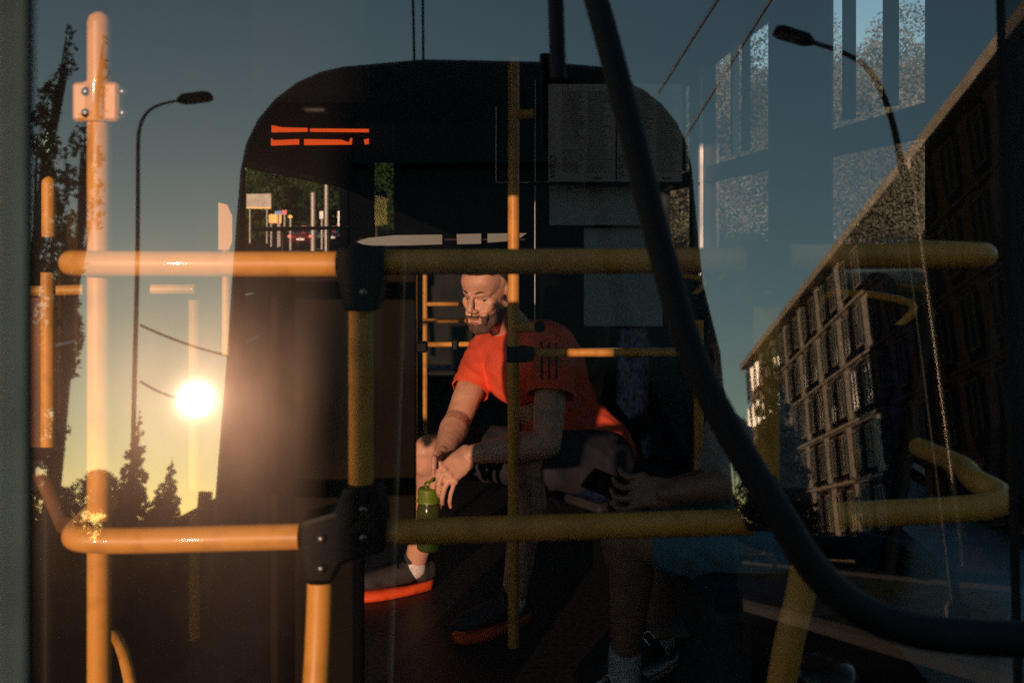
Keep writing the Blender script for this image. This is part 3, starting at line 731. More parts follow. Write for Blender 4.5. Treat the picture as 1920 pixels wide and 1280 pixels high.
def vpole(name, px, y0, y1, Y, r, label, m=YEL, toz=None):
    t = empty(name, Vector((P(px, 600, Y).x, Y, ZF)), label, 'pole')
    x = P(px, 600, Y).x
    MB().tube([(x, Y, toz if toz is not None else P(px, y1, Y).z), (x, Y, P(px, y0, Y).z)], r, 18).build('pole', m, t)
    return t, x
t, x = vpole('grab_pole', 283, 292, 470, 4.3, .0175, 'small far grab pole with bracket seen above the upper rail at left')
MB().box((x, 4.3 - .004, P(283, 345, 4.3).z), (.062, .03, .052), bev=.004).build('bracket', YEL, t)
for dx in (-.024, .024):
    for dz in (-.012, .012): bolt(Vector((x + dx, 4.28, P(283, 345, 4.3).z + dz)), t, .005)
t, x = vpole('grab_pole', 364, 562, 1230, 3.0, .0165, 'yellow pole behind the sun glare with a dark joint near its foot', toz=ZF)
MB().box((x + .012, 3.0, P(364, 942, 3.0).z), (.075, .05, .058), bev=.008).build('joint', BLK, t)
MB().tube([P(284, 542, 3.0), P(366, 542, 3.0)], .0155, 14).build('cross_rail', YEL, t)
t, x = vpole('grab_pole', 424, 400, 665, 3.9, .0170, 'slim sunlit pole with a rounded stop request paddle left of the dark panel')
MB().prism([(x - .022, P(424, 468, 3.9).z), (x + .020, P(424, 468, 3.9).z), (x + .032, P(424, 452, 3.9).z), (x + .032, P(424, 405, 3.9).z), (x + .012, P(424, 384, 3.9).z), (x - .022, P(424, 380, 3.9).z)], 3.87, 3.9).build('paddle', YEL, t)
t, x = vpole('centre_grab_pole', 963, 108, 1168, 2.95, .0172, 'vertical yellow pole standing in front of the man in orange', toz=ZF + .0)
Yc = 2.95
MB().tube([P(1000, 661, Yc), P(1288, 661, Yc)], .0125, 16).build('cross_rail', YEL, t)
bm = bmesh.new()
for (px_, hh) in ((950, .023), (985, .023), (1001, .017)):
    for dy in (-.022, .022):
        for s_ in (-1, 1): bm.verts.new(P(px_, 663, Yc) + Vector((0, dy, s_ * hh)))
bmesh.ops.convex_hull(bm, input=bm.verts); MB().bm(bm, False).build('joint', BLK, t)
MB().tube([P(966, 613, Yc - .01), P(1003, 613, Yc - .01)], .0155, 14).build('stub_rail', YEL, t)
MB().lathe([(.0004, .012), (.012, .01), (.0165, .004), (.0165, -.02)], P(1012, 613, Yc - .02), 18, M=Matrix.Rotation(R(90), 3, 'X')).build('knob', BLK, t)
MB().tube([P(966, 215, Yc - .0), P(1000, 213, Yc)], .0145, 14).build('stub_rail', YEL, t)
t, x = vpole('grab_pole', 777, 505, 1010, 4.6, .0150, 'thin far pole just left of the man lit along its lower half', toz=ZF)
MB().tube([P(800, 646, 4.6), P(880, 645, 4.6)], .0125, 12).build('cross_rail', YEL, t)
MB().box(P(788, 650, 4.6), (.07, .05, .05), bev=.008).build('joint', BLK, t)
MB().box(P(853, 646, 4.59), (.028, .04, .05), bev=.006).build('strap', BLK, t)
t2, x = vpole('grab_pole', 797, 505, 900, 5.2, .0130, 'thin dim pole right beside the lit far pole', toz=ZF)
for yy in (570, 601): MB().tube([P(800, yy, 5.2), P(878, yy, 5.2)], .012, 10).build('cross_rail', YEL, t2)
t, x = vpole('grab_pole', 1310, 600, 880, 3.3, .0165, 'short vertical pole right of the poster between seats', toz=ZF)
t, x = vpole('grab_pole', 235, 1200, 1290, 2.0, .016, 'curved pole end at the bottom left corner') if False else (None, 0)
lo = empty('low_grab_rail', P(225, 1200, 1.9), 'low curved yellow rail rising beside the tall pole at bottom left', 'handrail')
MB().tube(smooth_path([P(206, 1196, 2.15), P(216, 1192, 2.05), P(228, 1215, 1.95), P(238, 1250, 1.9), P(250, 1310, 1.85)], 6), .0115, 14).build('rail', YEL, lo)
MB().box(P(204, 1200, 2.16), (.03, .04, .04), bev=.006).build('bracket', BLK, lo)

# far dark horizontal bar across the left far window
bar = empty('window_guard_bar', P(550, 430, 5.3), 'black guard bar across the window that shows the road', 'bar')
MB().tube([(XL + .02, 5.25, P(470, 430, 5.25).z), (XL + .02 + .10, 8.0, P(470, 430, 5.25).z)], .012, 10).build('bar', BLK, bar)
for px_ in (519, 606):
    Yb = 2576 / (960 - px_) - .1
    MB().tube([(XL + .06, Yb, .95), (XL + .06, Yb, P(470, 430, 5.25).z)], .014, 10).build('bar_post', BLK, bar)

# ------------------------------------------------------------ black bent mirror arm in front of the windscreen
arm = empty('mirror_arm', P(1700, 1180, 1.12), 'thick black bent mirror arm crossing in front of the windscreen', 'mirror arm')
path = [P(1100, -60, 1.10), P(1135, 60, 1.09), P(1182, 240, 1.07), P(1240, 470, 1.04), P(1300, 670, 1.01), P(1380, 830, .99), P(1465, 970, .97), P(1530, 1070, .96), P(1610, 1140, .955), P(1710, 1180, .95), P(1840, 1195, .95), P(1990, 1198, .95)]
pp_ = smooth_path(path, 6); MB().tube(pp_, [.0135 + .0035 * i / len(pp_) for i in range(len(pp_))], 20).build('arm', RUB, arm)
MB().tube([P(1960, 1197, .95), P(2060, 1197, 1.0)], .024, 16).build('mount', BLK, arm)
tag(MB().tube([P(1040, -60, 1.16), P(1047, 150, 1.13)], .0092, 16).build('wiper_arm', RUB), 'straight black wiper arm hanging from the top edge left of the bent arm', 'wiper')
# beige post beside the camera
po = empty('shelter_post', (-.28, .45, 0), 'blurred beige post at the left edge of the view', 'post')
xa = P(36, 640, .45).x
MB().box((xa - .018, .45, .90), (.036, .02, 1.80), bev=.004).build('post', BEIGE, po)
MB().box((xa - .026, .474, .90), (.034, .026, 1.80), bev=.004).build('rear_channel', RUB, po)
MB().box((xa - .02, .45, .02), (.12, .14, .04), bev=.004).build('foot_plate', BEIGE, po)

# ------------------------------------------------------------ papers and boards
def sheetbox(pts, Y, name, m, parent, th=.004):
    a, b2 = P(pts[0], pts[1], Y), P(pts[2], pts[3], Y)
    return MB().box(((a.x + b2.x) / 2, Y, (a.z + b2.z) / 2), (abs(b2.x - a.x), th, abs(b2.z - a.z))).build(name, m, parent), a, b2
Yp = 2.12
pb = empty('timetable_frame', P(1150, 340, Yp), 'clear frame holding two grey timetable sheets lettered WRO', 'poster')
for (xa_, xb_) in ((1028, 1154), (1157, 1279)):
    s_, a, b2 = sheetbox((xa_, 158, xb_, 341), Yp, 'timetable_sheet', PAPER, pb)
    for k in range(3):
        q = P(xa_ + 12 + k * 0, 318, Yp)
    M = Matrix.Translation(P(xa_ + 9, 312, Yp - .0035)) @ Matrix.Rotation(R(90), 4, 'X') @ Matrix.Rotation(R(90), 4, 'Z')
    put_text('WRO', .020, M, INK, s_)
    rng = random.Random(int(xa_)); tx = MB()
    for col_ in range(2):
        c0 = xa_ + 26 + col_ * 48
        for ln in range(34):
            yy = 172 + ln * 4.5
            if ln in (22, 23) and col_ == 0: continue
            wdt = rng.uniform(28, 44)
            a_ = P(c0, yy, Yp); b_ = P(c0 + wdt, yy + 2.0, Yp)
            tx.box(((a_.x + b_.x) / 2, Yp - .003, (a_.z + b_.z) / 2), (abs(b_.x - a_.x), .001, abs(b_.z - a_.z)))
    tx.build('print_lines', INKG, s_)
    MB().box(P(xa_ + 93, 334, Yp - .003), (.018, .001, .004)).build('footer_mark', INK, s_)
MB().box(P(1153, 344, Yp), (.36, .012, .006)).build('frame_edge', DARKPL, pb)
tag(sheetbox((1030, 346, 1216, 422), 2.16, 'window_stand_in', BOARD, None)[0], 'pale grey green panel in place of a window, directly under the timetable sheets', 'board')  # flat panel coloured like pale outdoors seen through a window
tag(sheetbox((1095, 428, 1242, 611), 2.18, 'window_stand_in', BOARD, None)[0], 'lower pale grey panel in place of a window, behind the upper rail right of the man', 'board')  # second flat panel, pale colour standing for a bright window
# thin glazed frame lines near the timetable
gf = empty('glazed_divider', P(985, 400, 3.05), 'thin edged glazed divider beside the centre pole', 'divider')
for a, b2 in (((930, 200), (930, 342)), ((930, 342), (1030, 342)), ((1003, 150), (1003, 640))):
    MB().tube([P(a[0], a[1], 3.05), P(b2[0], b2[1], 3.05)], .0022, 8).build('edge', GALV, gf)
MB().tube(smooth_path([P(1003, 640, 3.05), P(1006, 651, 3.05), P(1020, 654, 3.05), P(1280, 652, 3.05)], 5), .0018, 8).build('edge', GALV, gf)
# lens shaped pale dashboard slab
ds = empty('pale_shelf', P(835, 452, 3.7), 'long pale grey lens shaped shelf just above the upper rail', 'shelf')
for seg in ([(668, 453), (690, 446), (742, 441), (829, 440), (829, 458), (770, 460), (700, 461), (680, 458)], [(856, 439), (902, 438), (902, 457), (857, 458)], [(914, 438), (988, 437), (976, 446), (955, 452), (914, 455)]):
    pix_poly(seg, 3.7, .02, 'panel', BOARD, ds)
MB().box(P(830, 449, 3.73), (.62, .02, .006)).build('rear_rib', BLK, ds)

# ------------------------------------------------------------ seats
def seat(px, py, Y, rz, label, w=.44):
    c = P(px, py, Y); c.z = ZF
    t = empty('bus_seat', c, label, 'seat', 'bus seats', rz)
    def L(v): return Matrix.Translation(c) @ Matrix.Rotation(rz, 4, 'Z') @ Vector(v)
    RM = Matrix.Rotation(rz, 3, 'Z')
    MB().box(L((0, 0, .40)), (.42, w, .07), rz, bev=.025).build('cushion', SEATB, t)
    Mt = RM @ Matrix.Rotation(R(10), 3, 'Y')
    MB().box(L((.24, 0, .72)), (.07, w, .62), M=Mt, bev=.03).build('backrest', SEATB, t)
    MB().box(L((.285, 0, .73)), (.02, w + .02, .66), M=Mt, bev=.008).build('back_shell', SEATP, t)
    MB().box(L((0, 0, .35)), (.40, w - .02, .03), rz, bev=.01).build('seat_shell', SEATP, t)
    MB().box(L((.05, 0, .17)), (.10, .10, .33), rz, bev=.015).build('pedestal', DARKPL, t)
    MB().tube(smooth_path([L((.27, -w / 2 + .04, 1.0)), L((.31, -w / 2 + .04, 1.06)), L((.31, w / 2 - .04, 1.06)), L((.27, w / 2 - .04, 1.0))], 5), .010, 10).build('grab_handle', YEL, t)
seat(1125, 900, 3.42, R(38), 'blue seat that the man in orange sits on')
seat(1215, 900, 4.4, R(0), 'blue seat behind the man in orange, near the side windows')
seat(1420, 950, 2.50, R(12), 'blue seat under the dim passenger with the phone')
seat(870, 760, 6.2, R(-90), 'grey backed seat seen left of the shirt of the man')

# ============================================================ PEOPLE
def capsule(bm_pts, p, q, r0, r1, seg=2):
    bm = bmesh.new()
    for c, r in ((Vector(p), r0), (Vector(q), r1)):
        bmesh.ops.create_icosphere(bm, subdivisions=3, radius=r, matrix=Matrix.Translation(c))
    bmesh.ops.convex_hull(bm, input=bm.verts)
    loose = [v for v in bm.verts if not v.link_faces]; bmesh.ops.delete(bm, geom=loose, context='VERTS')
    bm_pts.bm(bm, True)
def ellip(mb, c, r, M=None, seg=3):
    bm = bmesh.new(); bmesh.ops.create_icosphere(bm, subdivisions=seg, radius=1)
    for v in bm.verts:
        q = Vector((v.co.x * r[0], v.co.y * r[1], v.co.z * r[2])); v.co = (M @ q if M is not None else q) + Vector(c)
    mb.bm(bm, True)
def remesh(mb, voxel, smooth_it, fac=.5, disp=None):
    me = mb.mesh('tmp'); o = bpy.data.objects.new('tmp', me); COL.objects.link(o)
    md = o.modifiers.new('r', 'REMESH'); md.mode = 'VOXEL'; md.voxel_size = voxel; md.adaptivity = 0; md.use_smooth_shade = True
    ms = o.modifiers.new('s', 'SMOOTH'); ms.iterations = smooth_it; ms.factor = fac
    dg = bpy.context.evaluated_depsgraph_get(); res = bpy.data.meshes.new_from_object(o.evaluated_get(dg)); bpy.data.objects.remove(o)
    if disp:
        bm = bmesh.new(); bm.from_mesh(res); bm.normal_update()
        for v in bm.verts: v.co += v.normal * disp(v.co)
        bm.to_mesh(res); bm.free()
    res.polygons.foreach_set('use_smooth', [True] * len(res.polygons)); res.update(); return res
def put(name, me, m, parent):
    me.materials.clear(); me.materials.append(m); return link_mesh(name, me, parent)
def shell(me, pred, off, name, m, parent):
    bm = bmesh.new(); bm.from_mesh(me); bm.normal_update()
    dele = [f for f in bm.faces if not pred(f.calc_center_median())]
    bmesh.ops.delete(bm, geom=dele, context='FACES')
    for v in bm.verts:
        v.co += v.normal * (off if not v.is_boundary else -off * .6)
    m2 = bpy.data.meshes.new(name); bm.to_mesh(m2); bm.free(); m2.materials.append(m)
    for p in m2.polygons: p.use_smooth = True
    return link_mesh(name, m2, parent)

def head(mb, M):
    def E(c, r): ellip(mb, M @ Vector(c), r, M.to_3x3())
    def K(a, b_, r0, r1): capsule(mb, M @ Vector(a), M @ Vector(b_), r0, r1)
    E((0, .018, .035), (.075, .095, .083)); E((0, -.022, -.030), (.059, .066, .078)); E((0, -.026, .045), (.069, .066, .058))
    K((0, -.078, -.100), (0, -.070, -.100), .021, .019)
    for s in (-1, 1):
        K((s * .056, .005, -.045), (s * .020, -.070, -.100), .016, .018)
        K((s * .042, -.050, -.020), (s * .034, -.058, -.034), .022, .018)
        K((s * .012, -.0835, .018), (s * .034, -.0740, .019), .0105, .0090); K((s * .034, -.0740, .019), (s * .047, -.0580, .017), .0090, .0080)
        K((s * .010, -.100, -.034), (s * .011, -.094, -.036), .0070, .0080)
        E((s * .077, .012, -.002), (.010, .018, .030)); K((s * .080, .020, .018), (s * .076, .012, -.022), .008, .007)
        K((s * .018, -.0785, .0075), (s * .043, -.0620, .0060), .0062, .0056)
        K((s * .018, -.0760, -.0085), (s * .042, -.0605, -.0085), .0052, .0050)
        K((s * .030, -.076, -.050), (s * .024, -.080, -.080), .012, .012)
    K((0, -.088, .014), (0, -.109, -.026), .0070, .0098); K((0, -.108, -.028), (0, -.096, -.038), .0092, .0060)
    K((-.020, -.0830, -.0605), (0, -.0925, -.0590), .0052, .0068); K((.020, -.0830, -.0605), (0, -.0925, -.0590), .0052, .0068)
    K((-.017, -.0830, -.0725), (0, -.0905, -.0740), .0056, .0074); K((.017, -.0830, -.0725), (0, -.0905, -.0740), .0056, .0074)
    K((0, -.086, -.050), (0, -.088, -.054), .010, .008)
    for s in (-1, 1): pass
def face_bits(M, person, hair=HAIR):
    MI = M.inverted()
    white = mat('eye_white', (.34, .29, .25), .25, bump=0); iris = mat('eye_iris', (.05, .035, .02), .15, bump=0); lip = mat('lip', (.40, .14, .10), .5)
    for s in (-1, 1):
        e = MB(); ellip(e, M @ Vector((s * .0305, -.0630, .0000)), (.0115, .0115, .0115)); eo = e.build('eye', white, person)
        e = MB(); ellip(e, M @ Vector((s * .0305 - .0024, -.0722, -.0022)), (.0050, .0034, .0050)); e.build('iris', iris, eo)
        e = MB(); K0 = [(s * .013, -.0920, .0225), (s * .028, -.0850, .0265), (s * .044, -.0700, .0235)]
        pts = smooth_path([M @ Vector(k) for k in K0], 4); e.tube(pts, [.0020, .0030, .0034, .0036, .0036, .0032, .0028, .0020, .0012], 8); e.build('eyebrow', BEARD, person)
    e = MB(); ellip(e, M @ Vector((0, -.0972, -.0600)), (.017, .0035, .0032), M.to_3x3()); ellip(e, M @ Vector((0, -.0958, -.0735)), (.014, .0038, .0036), M.to_3x3()); e.build('lips', lip, person)

def hand(mb, wrist, knuck, fdirs, lens, spread, r=.0088, thumb=None, normal=None):
    """palm from wrist to knuckles, four unequal bent fingers, thumb off the side"""
    w_, k_ = Vector(wrist), Vector(knuck); ax = (k_ - w_).normalized(); side = Vector(spread).normalized()
    side = (side - ax * side.dot(ax)).normalized()
    bm = bmesh.new()
    for (c, hw, r0) in ((w_, .018, .017), (w_.lerp(k_, .5), .024, .0150), (k_, .027, .0105)):
        for s in (-1, -.33, .33, 1): bmesh.ops.create_icosphere(bm, subdivisions=2, radius=r0, matrix=Matrix.Translation(c + side * hw * s))
    bmesh.ops.convex_hull(bm, input=bm.verts); bmesh.ops.delete(bm, geom=[v for v in bm.verts if not v.link_faces], context='VERTS'); mb.bm(bm, True)
    for i, s in enumerate((-1, -.34, .34, 1)):
        p = k_ + side * .034 * s; L = lens[i]
        ellip(mb, p - ax * .004 + Vector((0, -.004, .003)), (.0105, .0105, .0105), None, 2)
        capsule(mb, w_.lerp(k_, .25) + side * .012 * s + Vector((0, -.010, .006)), p + Vector((0, -.004, .002)), .0050, .0058); d = [Vector(v).normalized() for v in (fdirs[i] if isinstance(fdirs[0][0], (tuple, Vector)) else fdirs)]
        rr_ = r * (.86 if i in (0,) else 1)
        for j, (dd, f_) in enumerate(zip(d, (.45, .31, .24))):
            q = p + (dd + side * s * .10).normalized() * L * f_ * 1.08; capsule(mb, p, q, rr_ * (1.02 - .1 * j), rr_ * (.94 - .1 * j)); p = q
    if thumb:
        p = w_.lerp(k_, .30) + side * thumb[0] * .024
        for j, v in enumerate(thumb[1]):
            q = Vector(v); capsule(mb, p, q, (.0135, .0105, .0095)[j], (.0108, .0096, .0085)[j]); p = q

# ---------------- the man in orange
man = empty('person', P(900, 1130, 3.2) * 1, 'man in a bright orange t-shirt leaning forward, hands clasped over a green bottle', 'person')
J = dict(hipR=P(1068, 858, 3.50), hipL=P(1128, 866, 3.34), kneeR=P(806, 845, 3.34), kneeL=P(985, 862, 3.04),
         ankR=P(778, 1062, 3.40), ankL=P(962, 1130, 3.10), shR=P(912, 655, 3.44), shL=P(1040, 650, 3.12),
         elR=P(858, 788, 3.26), elL=P(1025, 832, 2.99), wrR=P(829, 855, 3.06), wrL=P(884, 852, 2.98),
         neck=P(957, 610, 3.34), chest=P(985, 690, 3.34), belly=P(1050, 790, 3.42), pelv=P(1098, 856, 3.43))
hc = P(914, 546, 3.22)
fwd = Vector((-.50, -.80, -.26)).normalized()        # where the face looks
rt = fwd.cross(Vector((.05, 0, 1))).normalized(); up = rt.cross(fwd).normalized()
HM = Matrix.Translation(hc) @ Matrix((( -rt.x, -fwd.x, up.x), (-rt.y, -fwd.y, up.y), (-rt.z, -fwd.z, up.z))).to_4x4()
HM = Matrix.Translation(hc) @ Matrix(((rt.x, -fwd.x, up.x), (rt.y, -fwd.y, up.y), (rt.z, -fwd.z, up.z))).to_4x4()
body = MB()
head(body, HM)
capsule(body, J['neck'], HM @ Vector((0, .02, -.05)), .058, .052)
capsule(body, J['neck'], J['chest'], .06, .11); capsule(body, J['chest'], J['belly'], .12, .11); capsule(body, J['belly'], J['pelv'], .11, .12)
capsule(body, J['shR'], J['shL'], .05, .05)
for s in ('R', 'L'):
    capsule(body, J['sh' + s], J['el' + s], .056, .044)
    mid = J['el' + s].lerp(J['wr' + s], .28)
    capsule(body, J['el' + s], mid, .044, .048); capsule(body, mid, J['wr' + s], .048, .029)
    capsule(body, J['hip' + s], J['knee' + s], .085, .056)
    mid = J['knee' + s].lerp(J['ank' + s], .30); back = Vector((.022, .012, 0))
    capsule(body, J['knee' + s], mid + back, .056, .056); capsule(body, mid + back, J['ank' + s], .056, .036)
    capsule(body, J['knee' + s] + Vector((-.012, -.01, .0)), J['knee' + s] + Vector((-.012, -.01, -.05)), .048, .038)
cdir = Vector((-.25, -.25, -1))
dn = Vector((-.12, -.05, -1)); cur = Vector((-.30, .15, -.9))
kL = P(838, 889, 2.935)
hand(body, J['wrL'] + Vector((-.006, 0, 0)), kL, [[(-.35, -.15, -.8), (-.2, .1, -.9), (.1, .4, -.8)], [(-.38, -.15, -.8), (-.25, .1, -.9), (.05, .5, -.8)], [(-.35, -.1, -.85), (-.1, .2, -.95), (.2, .5, -.7)], [(-.1, -.05, -.95), (.05, .3, -.9), (.3, .5, -.5)]][::1],
     [.070, .080, .078, .062], (-.75, .05, .55), r=.0088)
kR = P(814, 882, 3.00)
hand(body, J['wrR'], kR, [[(-.1, -.3, -.9), (.25, -.25, -.85), (.7, -.1, -.6)], [(-.12, -.2, -.9), (.2, -.2, -.9), (.6, -.1, -.7)], [(-.15, 0, -.9), (.15, 0, -.95), (.5, 0, -.8)], [(-.15, .1, -.9), (.1, .1, -.9), (.4, .1, -.8)]],
     [.066, .074, .076, .062], (-.15, -.85, .1), r=.0088, thumb=(1, [P(822, 866, 2.955), P(814, 858, 2.925), P(813, 876, 2.915)]))
me = remesh(body, .0029, 4, disp=lambda c: noise.noise(c * 60) * .0007 + noise.noise(c * 16) * .0016)
bmh = bmesh.new(); bmh.from_mesh(me); HIx = HM.inverted()
hv = [v for v in bmh.verts if (lambda q: q.length < .15 and (q.z > .006 or abs(q.x) > .040 or q.z < -.085) and abs(q.x) < .070)(HIx @ v.co)]
for _ in range(7): bmesh.ops.smooth_vert(bmh, verts=hv, factor=.5, use_axis_x=True, use_axis_y=True, use_axis_z=True)
bmh.to_mesh(me); bmh.free()
bd = put('body', me, SKIN, man)
HI = HM.inverted()
def hairp(c):
    q = HI @ c
    return (q.z > .070 - max(0, q.y + .02) * 1.4 and q.z > .078 - max(0, q.y + .055) * 1.1) and q.length < .16 and abs(q.x) < .09 and q.z > -.03 and not (abs(q.x) > .072 and q.z < .025)
shell(me, hairp, .0022, 'hair', HAIR, man)
def beardp(c):
    q = HI @ c
    if q.length > .16 or q.y > .012 or q.z > -.044 - (0 if abs(q.x) > .052 else .004) + (noise.noise(c * 150) * .010): return False
    if q.z < -.135: return False
    nz = noise.noise(c * 130) * .007 + noise.noise(c * 40) * .004
    if (q.x / .026) ** 2 + ((q.z + .068) / .0125) ** 2 < 1 + nz * 40: return False
    if abs(q.x) < .018 and q.z > -.046: return False
    if .018 < abs(q.x) < .05 and q.z > -.052: return False
    return True
shell(me, beardp, .0007, 'beard', BEARD, man)
face_bits(HM, man)
e = MB(); ellip(e, HM @ Vector((0, -.1005, -.0525)), (.021, .0042, .0046), HM.to_3x3()); e.build('moustache', BEARD, man)

def wr(amp, fx):
    def f(c): 
        a = noise.noise(Vector((c.x * fx[0], c.y * fx[1], c.z * fx[2]))); b_ = noise.noise(Vector((c.x * 9 + 4, c.y * 9, c.z * 26 + c.x * 14)))
        return amp * (a * .6 + (abs(b_) * -1.6 + .4))
    return f
sh = MB()
capsule(sh, J['shR'], J['shL'], .062, .068); capsule(sh, J['neck'] + Vector((0.01, .01, -.03)), J['chest'], .070, .135)
capsule(sh, J['shR'], J['chest'], .066, .12); capsule(sh, J['shL'], J['chest'], .070, .12)
capsule(sh, J['chest'] + Vector((.05, .02, .02)), J['belly'] + Vector((.01, 0, 0)), .145, .135)
capsule(sh, J['belly'], J['pelv'] + Vector((.03, .0, .02)), .135, .142)
capsule(sh, J['pelv'] + Vector((.06, .02, .04)), J['pelv'] + Vector((.13, .02, .0)), .10, .055)
eR = J['shR'].lerp(J['elR'], .56); eL = J['shL'].lerp(J['elL'], .47)
capsule(sh, J['shR'], eR, .062, .064); capsule(sh, J['shL'], eL, .068, .078)
def cut_shirt(me):
    bm = bmesh.new(); bm.from_mesh(me)
    for (p, d, rad) in ((eR, (J['elR'] - J['shR']).normalized(), .085), (eL, (J['elL'] - J['shL']).normalized(), .100)):
        fs = [f for f in bm.faces if abs((f.calc_center_median() - p).dot(d)) < .09 and ((f.calc_center_median() - p) - d * (f.calc_center_median() - p).dot(d)).length < rad and (f.calc_center_median() - p).dot(d) > -.02]
        gs = set(fs); [gs.update(f.edges) for f in fs]; [gs.update(f.verts) for f in fs]
        bmesh.ops.bisect_plane(bm, geom=list(gs), plane_co=p + d * .012, plane_no=d)
        dele = [f for f in bm.faces if (f.calc_center_median() - p).dot(d) > .0121 and (f.calc_center_median() - p).dot(d) < .1 and ((f.calc_center_median() - p) - d * (f.calc_center_median() - p).dot(d)).length < rad]
        bmesh.ops.delete(bm, geom=dele, context='FACES')
    n_ = HM @ Vector((0, .02, -.05))
    dele = [f for f in bm.faces if (f.calc_center_median() - J['neck'].lerp(n_, .62)).length < .060]
    bmesh.ops.delete(bm, geom=dele, context='FACES')
    bm.to_mesh(me); bm.free()
sme = remesh(sh, .0055, 8, disp=wr(.0075, (6, 6, 16))); cut_shirt(sme)
so = put('shirt', sme, SHIRT, man)
md = so.modifiers.new('cloth_thickness', 'SOLIDIFY'); md.thickness = .0025
# three stripes on the near sleeve: strips lying on the cloth
for k in range(3):
    c0 = P(1018 + k * 12, 655, 3.0)
    def strp(c, k=k):
        x_ = 1016 + k * 13.5; d = c - C0; pr = 960 + FPX * d.x / d.y
        pz = 420 - FPX * d.z / d.y
        return abs(pr - x_ - (pz - 690) * .02) < 3.6 and 640 < pz < 712 and c.y < 3.12
    shell(sme, strp, .0020, 'sleeve_stripe', STRIPE, so)
shd = MB()
capsule(shd, J['pelv'], J['pelv'] + Vector((.01, 0, -.02)), .135, .13)
for s in ('R', 'L'):
    capsule(shd, J['hip' + s], J['hip' + s].lerp(J['knee' + s], .80), .112, .088)
put('shorts', remesh(shd, .006, 6, disp=wr(.005, (9, 9, 9))), SHORTD, man)
def shoe(ank, toe_dir, knee, upper, sole, par, sockm=SOCK, size=1.0, red=False, up_r=1.0):
    a = Vector(ank); d = Vector(toe_dir); d.z = 0; d.normalize(); sd_ = Vector((-d.y, d.x, 0))
    zf = ZF + .012
    heel = Vector((a.x, a.y, 0)) - d * .055; L = .275 * size
    u = MB()
    for (t_, w_, h_) in ((0.02, .030, .050), (.10, .033, .045), (.30, .036, .040), (.55, .040, .030), (.78, .042, .024), (.92, .033, .020)):
        ellip(u, heel + d * L * t_ + Vector((0, 0, zf + .028 + h_ * .5)), (w_, w_, h_ * .75), None, 2)
    capsule(u, heel + d * .03 + Vector((0, 0, zf + .05)), Vector((a.x, a.y, zf + .095)), .036, .040)
    capsule(u, heel + d * L * .3 + Vector((0, 0, zf + .055)), heel + d * L * .85 + Vector((0, 0, zf + .045)), .036, .030)
    so_ = put('shoe', remesh(u, .005, 5), upper, par)
    pl = []
    for k in range(25):
        a_ = k / 24 * 2 * math.pi; t_ = .5 - .5 * math.cos(a_); w_ = .045 * (.72 + .35 * math.sin(min(1, t_ * 1.2) * math.pi * .5)) * (max(0, math.sin(a_) if a_ < math.pi else -math.sin(a_)) ** .55)
        pl.append((heel + d * (L * 1.04 * t_ - .012)) + sd_ * w_ * (1 if a_ < math.pi else -1))
    bm = bmesh.new(); lo_ = [bm.verts.new((p.x, p.y, ZF + .002)) for p in pl[:-1]]
    hi_ = [bm.verts.new((p.x, p.y, ZF + .020 + .012 * (1 - (p - heel).dot(d) / L))) for p in pl[:-1]]
    n_ = len(lo_); bm.faces.new(lo_); bm.faces.new(list(reversed(hi_)))
    for i in range(n_): bm.faces.new((lo_[i], lo_[(i + 1) % n_], hi_[(i + 1) % n_], hi_[i]))
    MB().bm(bm, True).build('sole', sole, so_)
    if red:
        MB().tube([Vector((p.x, p.y, ZF + .020)) + (p - heel - d * L * .5) * .012 for p in pl], .0028, 6).build('sole_line', SHOER, so_)
    ls = MB()
    for k in range(5):
        c_ = heel + d * L * (.36 + .085 * k) + Vector((0, 0, zf + .105 - .013 * k)); ls.tube([c_ - sd_ * .022 + Vector((0, 0, -.012)), c_, c_ + sd_ * .022 + Vector((0, 0, -.012))], .0026, 6)
    ls.build('laces', SIGNW if red else BLK, so_)
    e = MB(); kn = Vector(knee); kd = (kn - a).normalized(); capsule(e, Vector((a.x, a.y, zf + .07)), a + kd * .005, .043, .042)
    put('sock', remesh(e, .005, 3, disp=wr(.0015, (20, 20, 60))), sockm, par)
    return so_
shoe(J['ankR'] * 1, (-.8, -.40, 0), J['kneeR'], SHOED, SHOEO, man)
shoe(J['ankL'] * 1, (-.72, -.55, 0), J['kneeL'], SHOED, SHOEO, man)

# ---------------- the second passenger, in shade
p2 = empty('person', P(1240, 1200, 2.6) * 1, 'dim passenger in grey t-shirt and blue shorts holding a phone at lower right', 'person')
Q = dict(hipR=P(1395, 1000, 2.60), hipL=P(1420, 1010, 2.42), kneeR=P(1225, 1000, 2.78), kneeL=P(1168, 1010, 2.40), ankR=P(1238, 1205, 2.80), ankL=P(1172, 1225, 2.52),
         shR=P(1405, 760, 2.72), shL=P(1425, 770, 2.38), elR=P(1340, 900, 2.68), elL=P(1385, 905, 2.30), wrR=P(1225, 925, 2.62), wrL=P(1250, 925, 2.32), neck=P(1418, 730, 2.56), chest=P(1420, 830, 2.58), pelv=P(1420, 985, 2.54))
b2_ = MB()
hc2 = P(1408, 655, 2.52); fwd2 = Vector((-.92, -.10, -.38)).normalized(); rt2 = fwd2.cross(Vector((0, 0, 1))).normalized(); up2 = rt2.cross(fwd2)
HM2 = Matrix.Translation(hc2) @ Matrix(((rt2.x, -fwd2.x, up2.x), (rt2.y, -fwd2.y, up2.y), (rt2.z, -fwd2.z, up2.z))).to_4x4()
head(b2_, HM2)
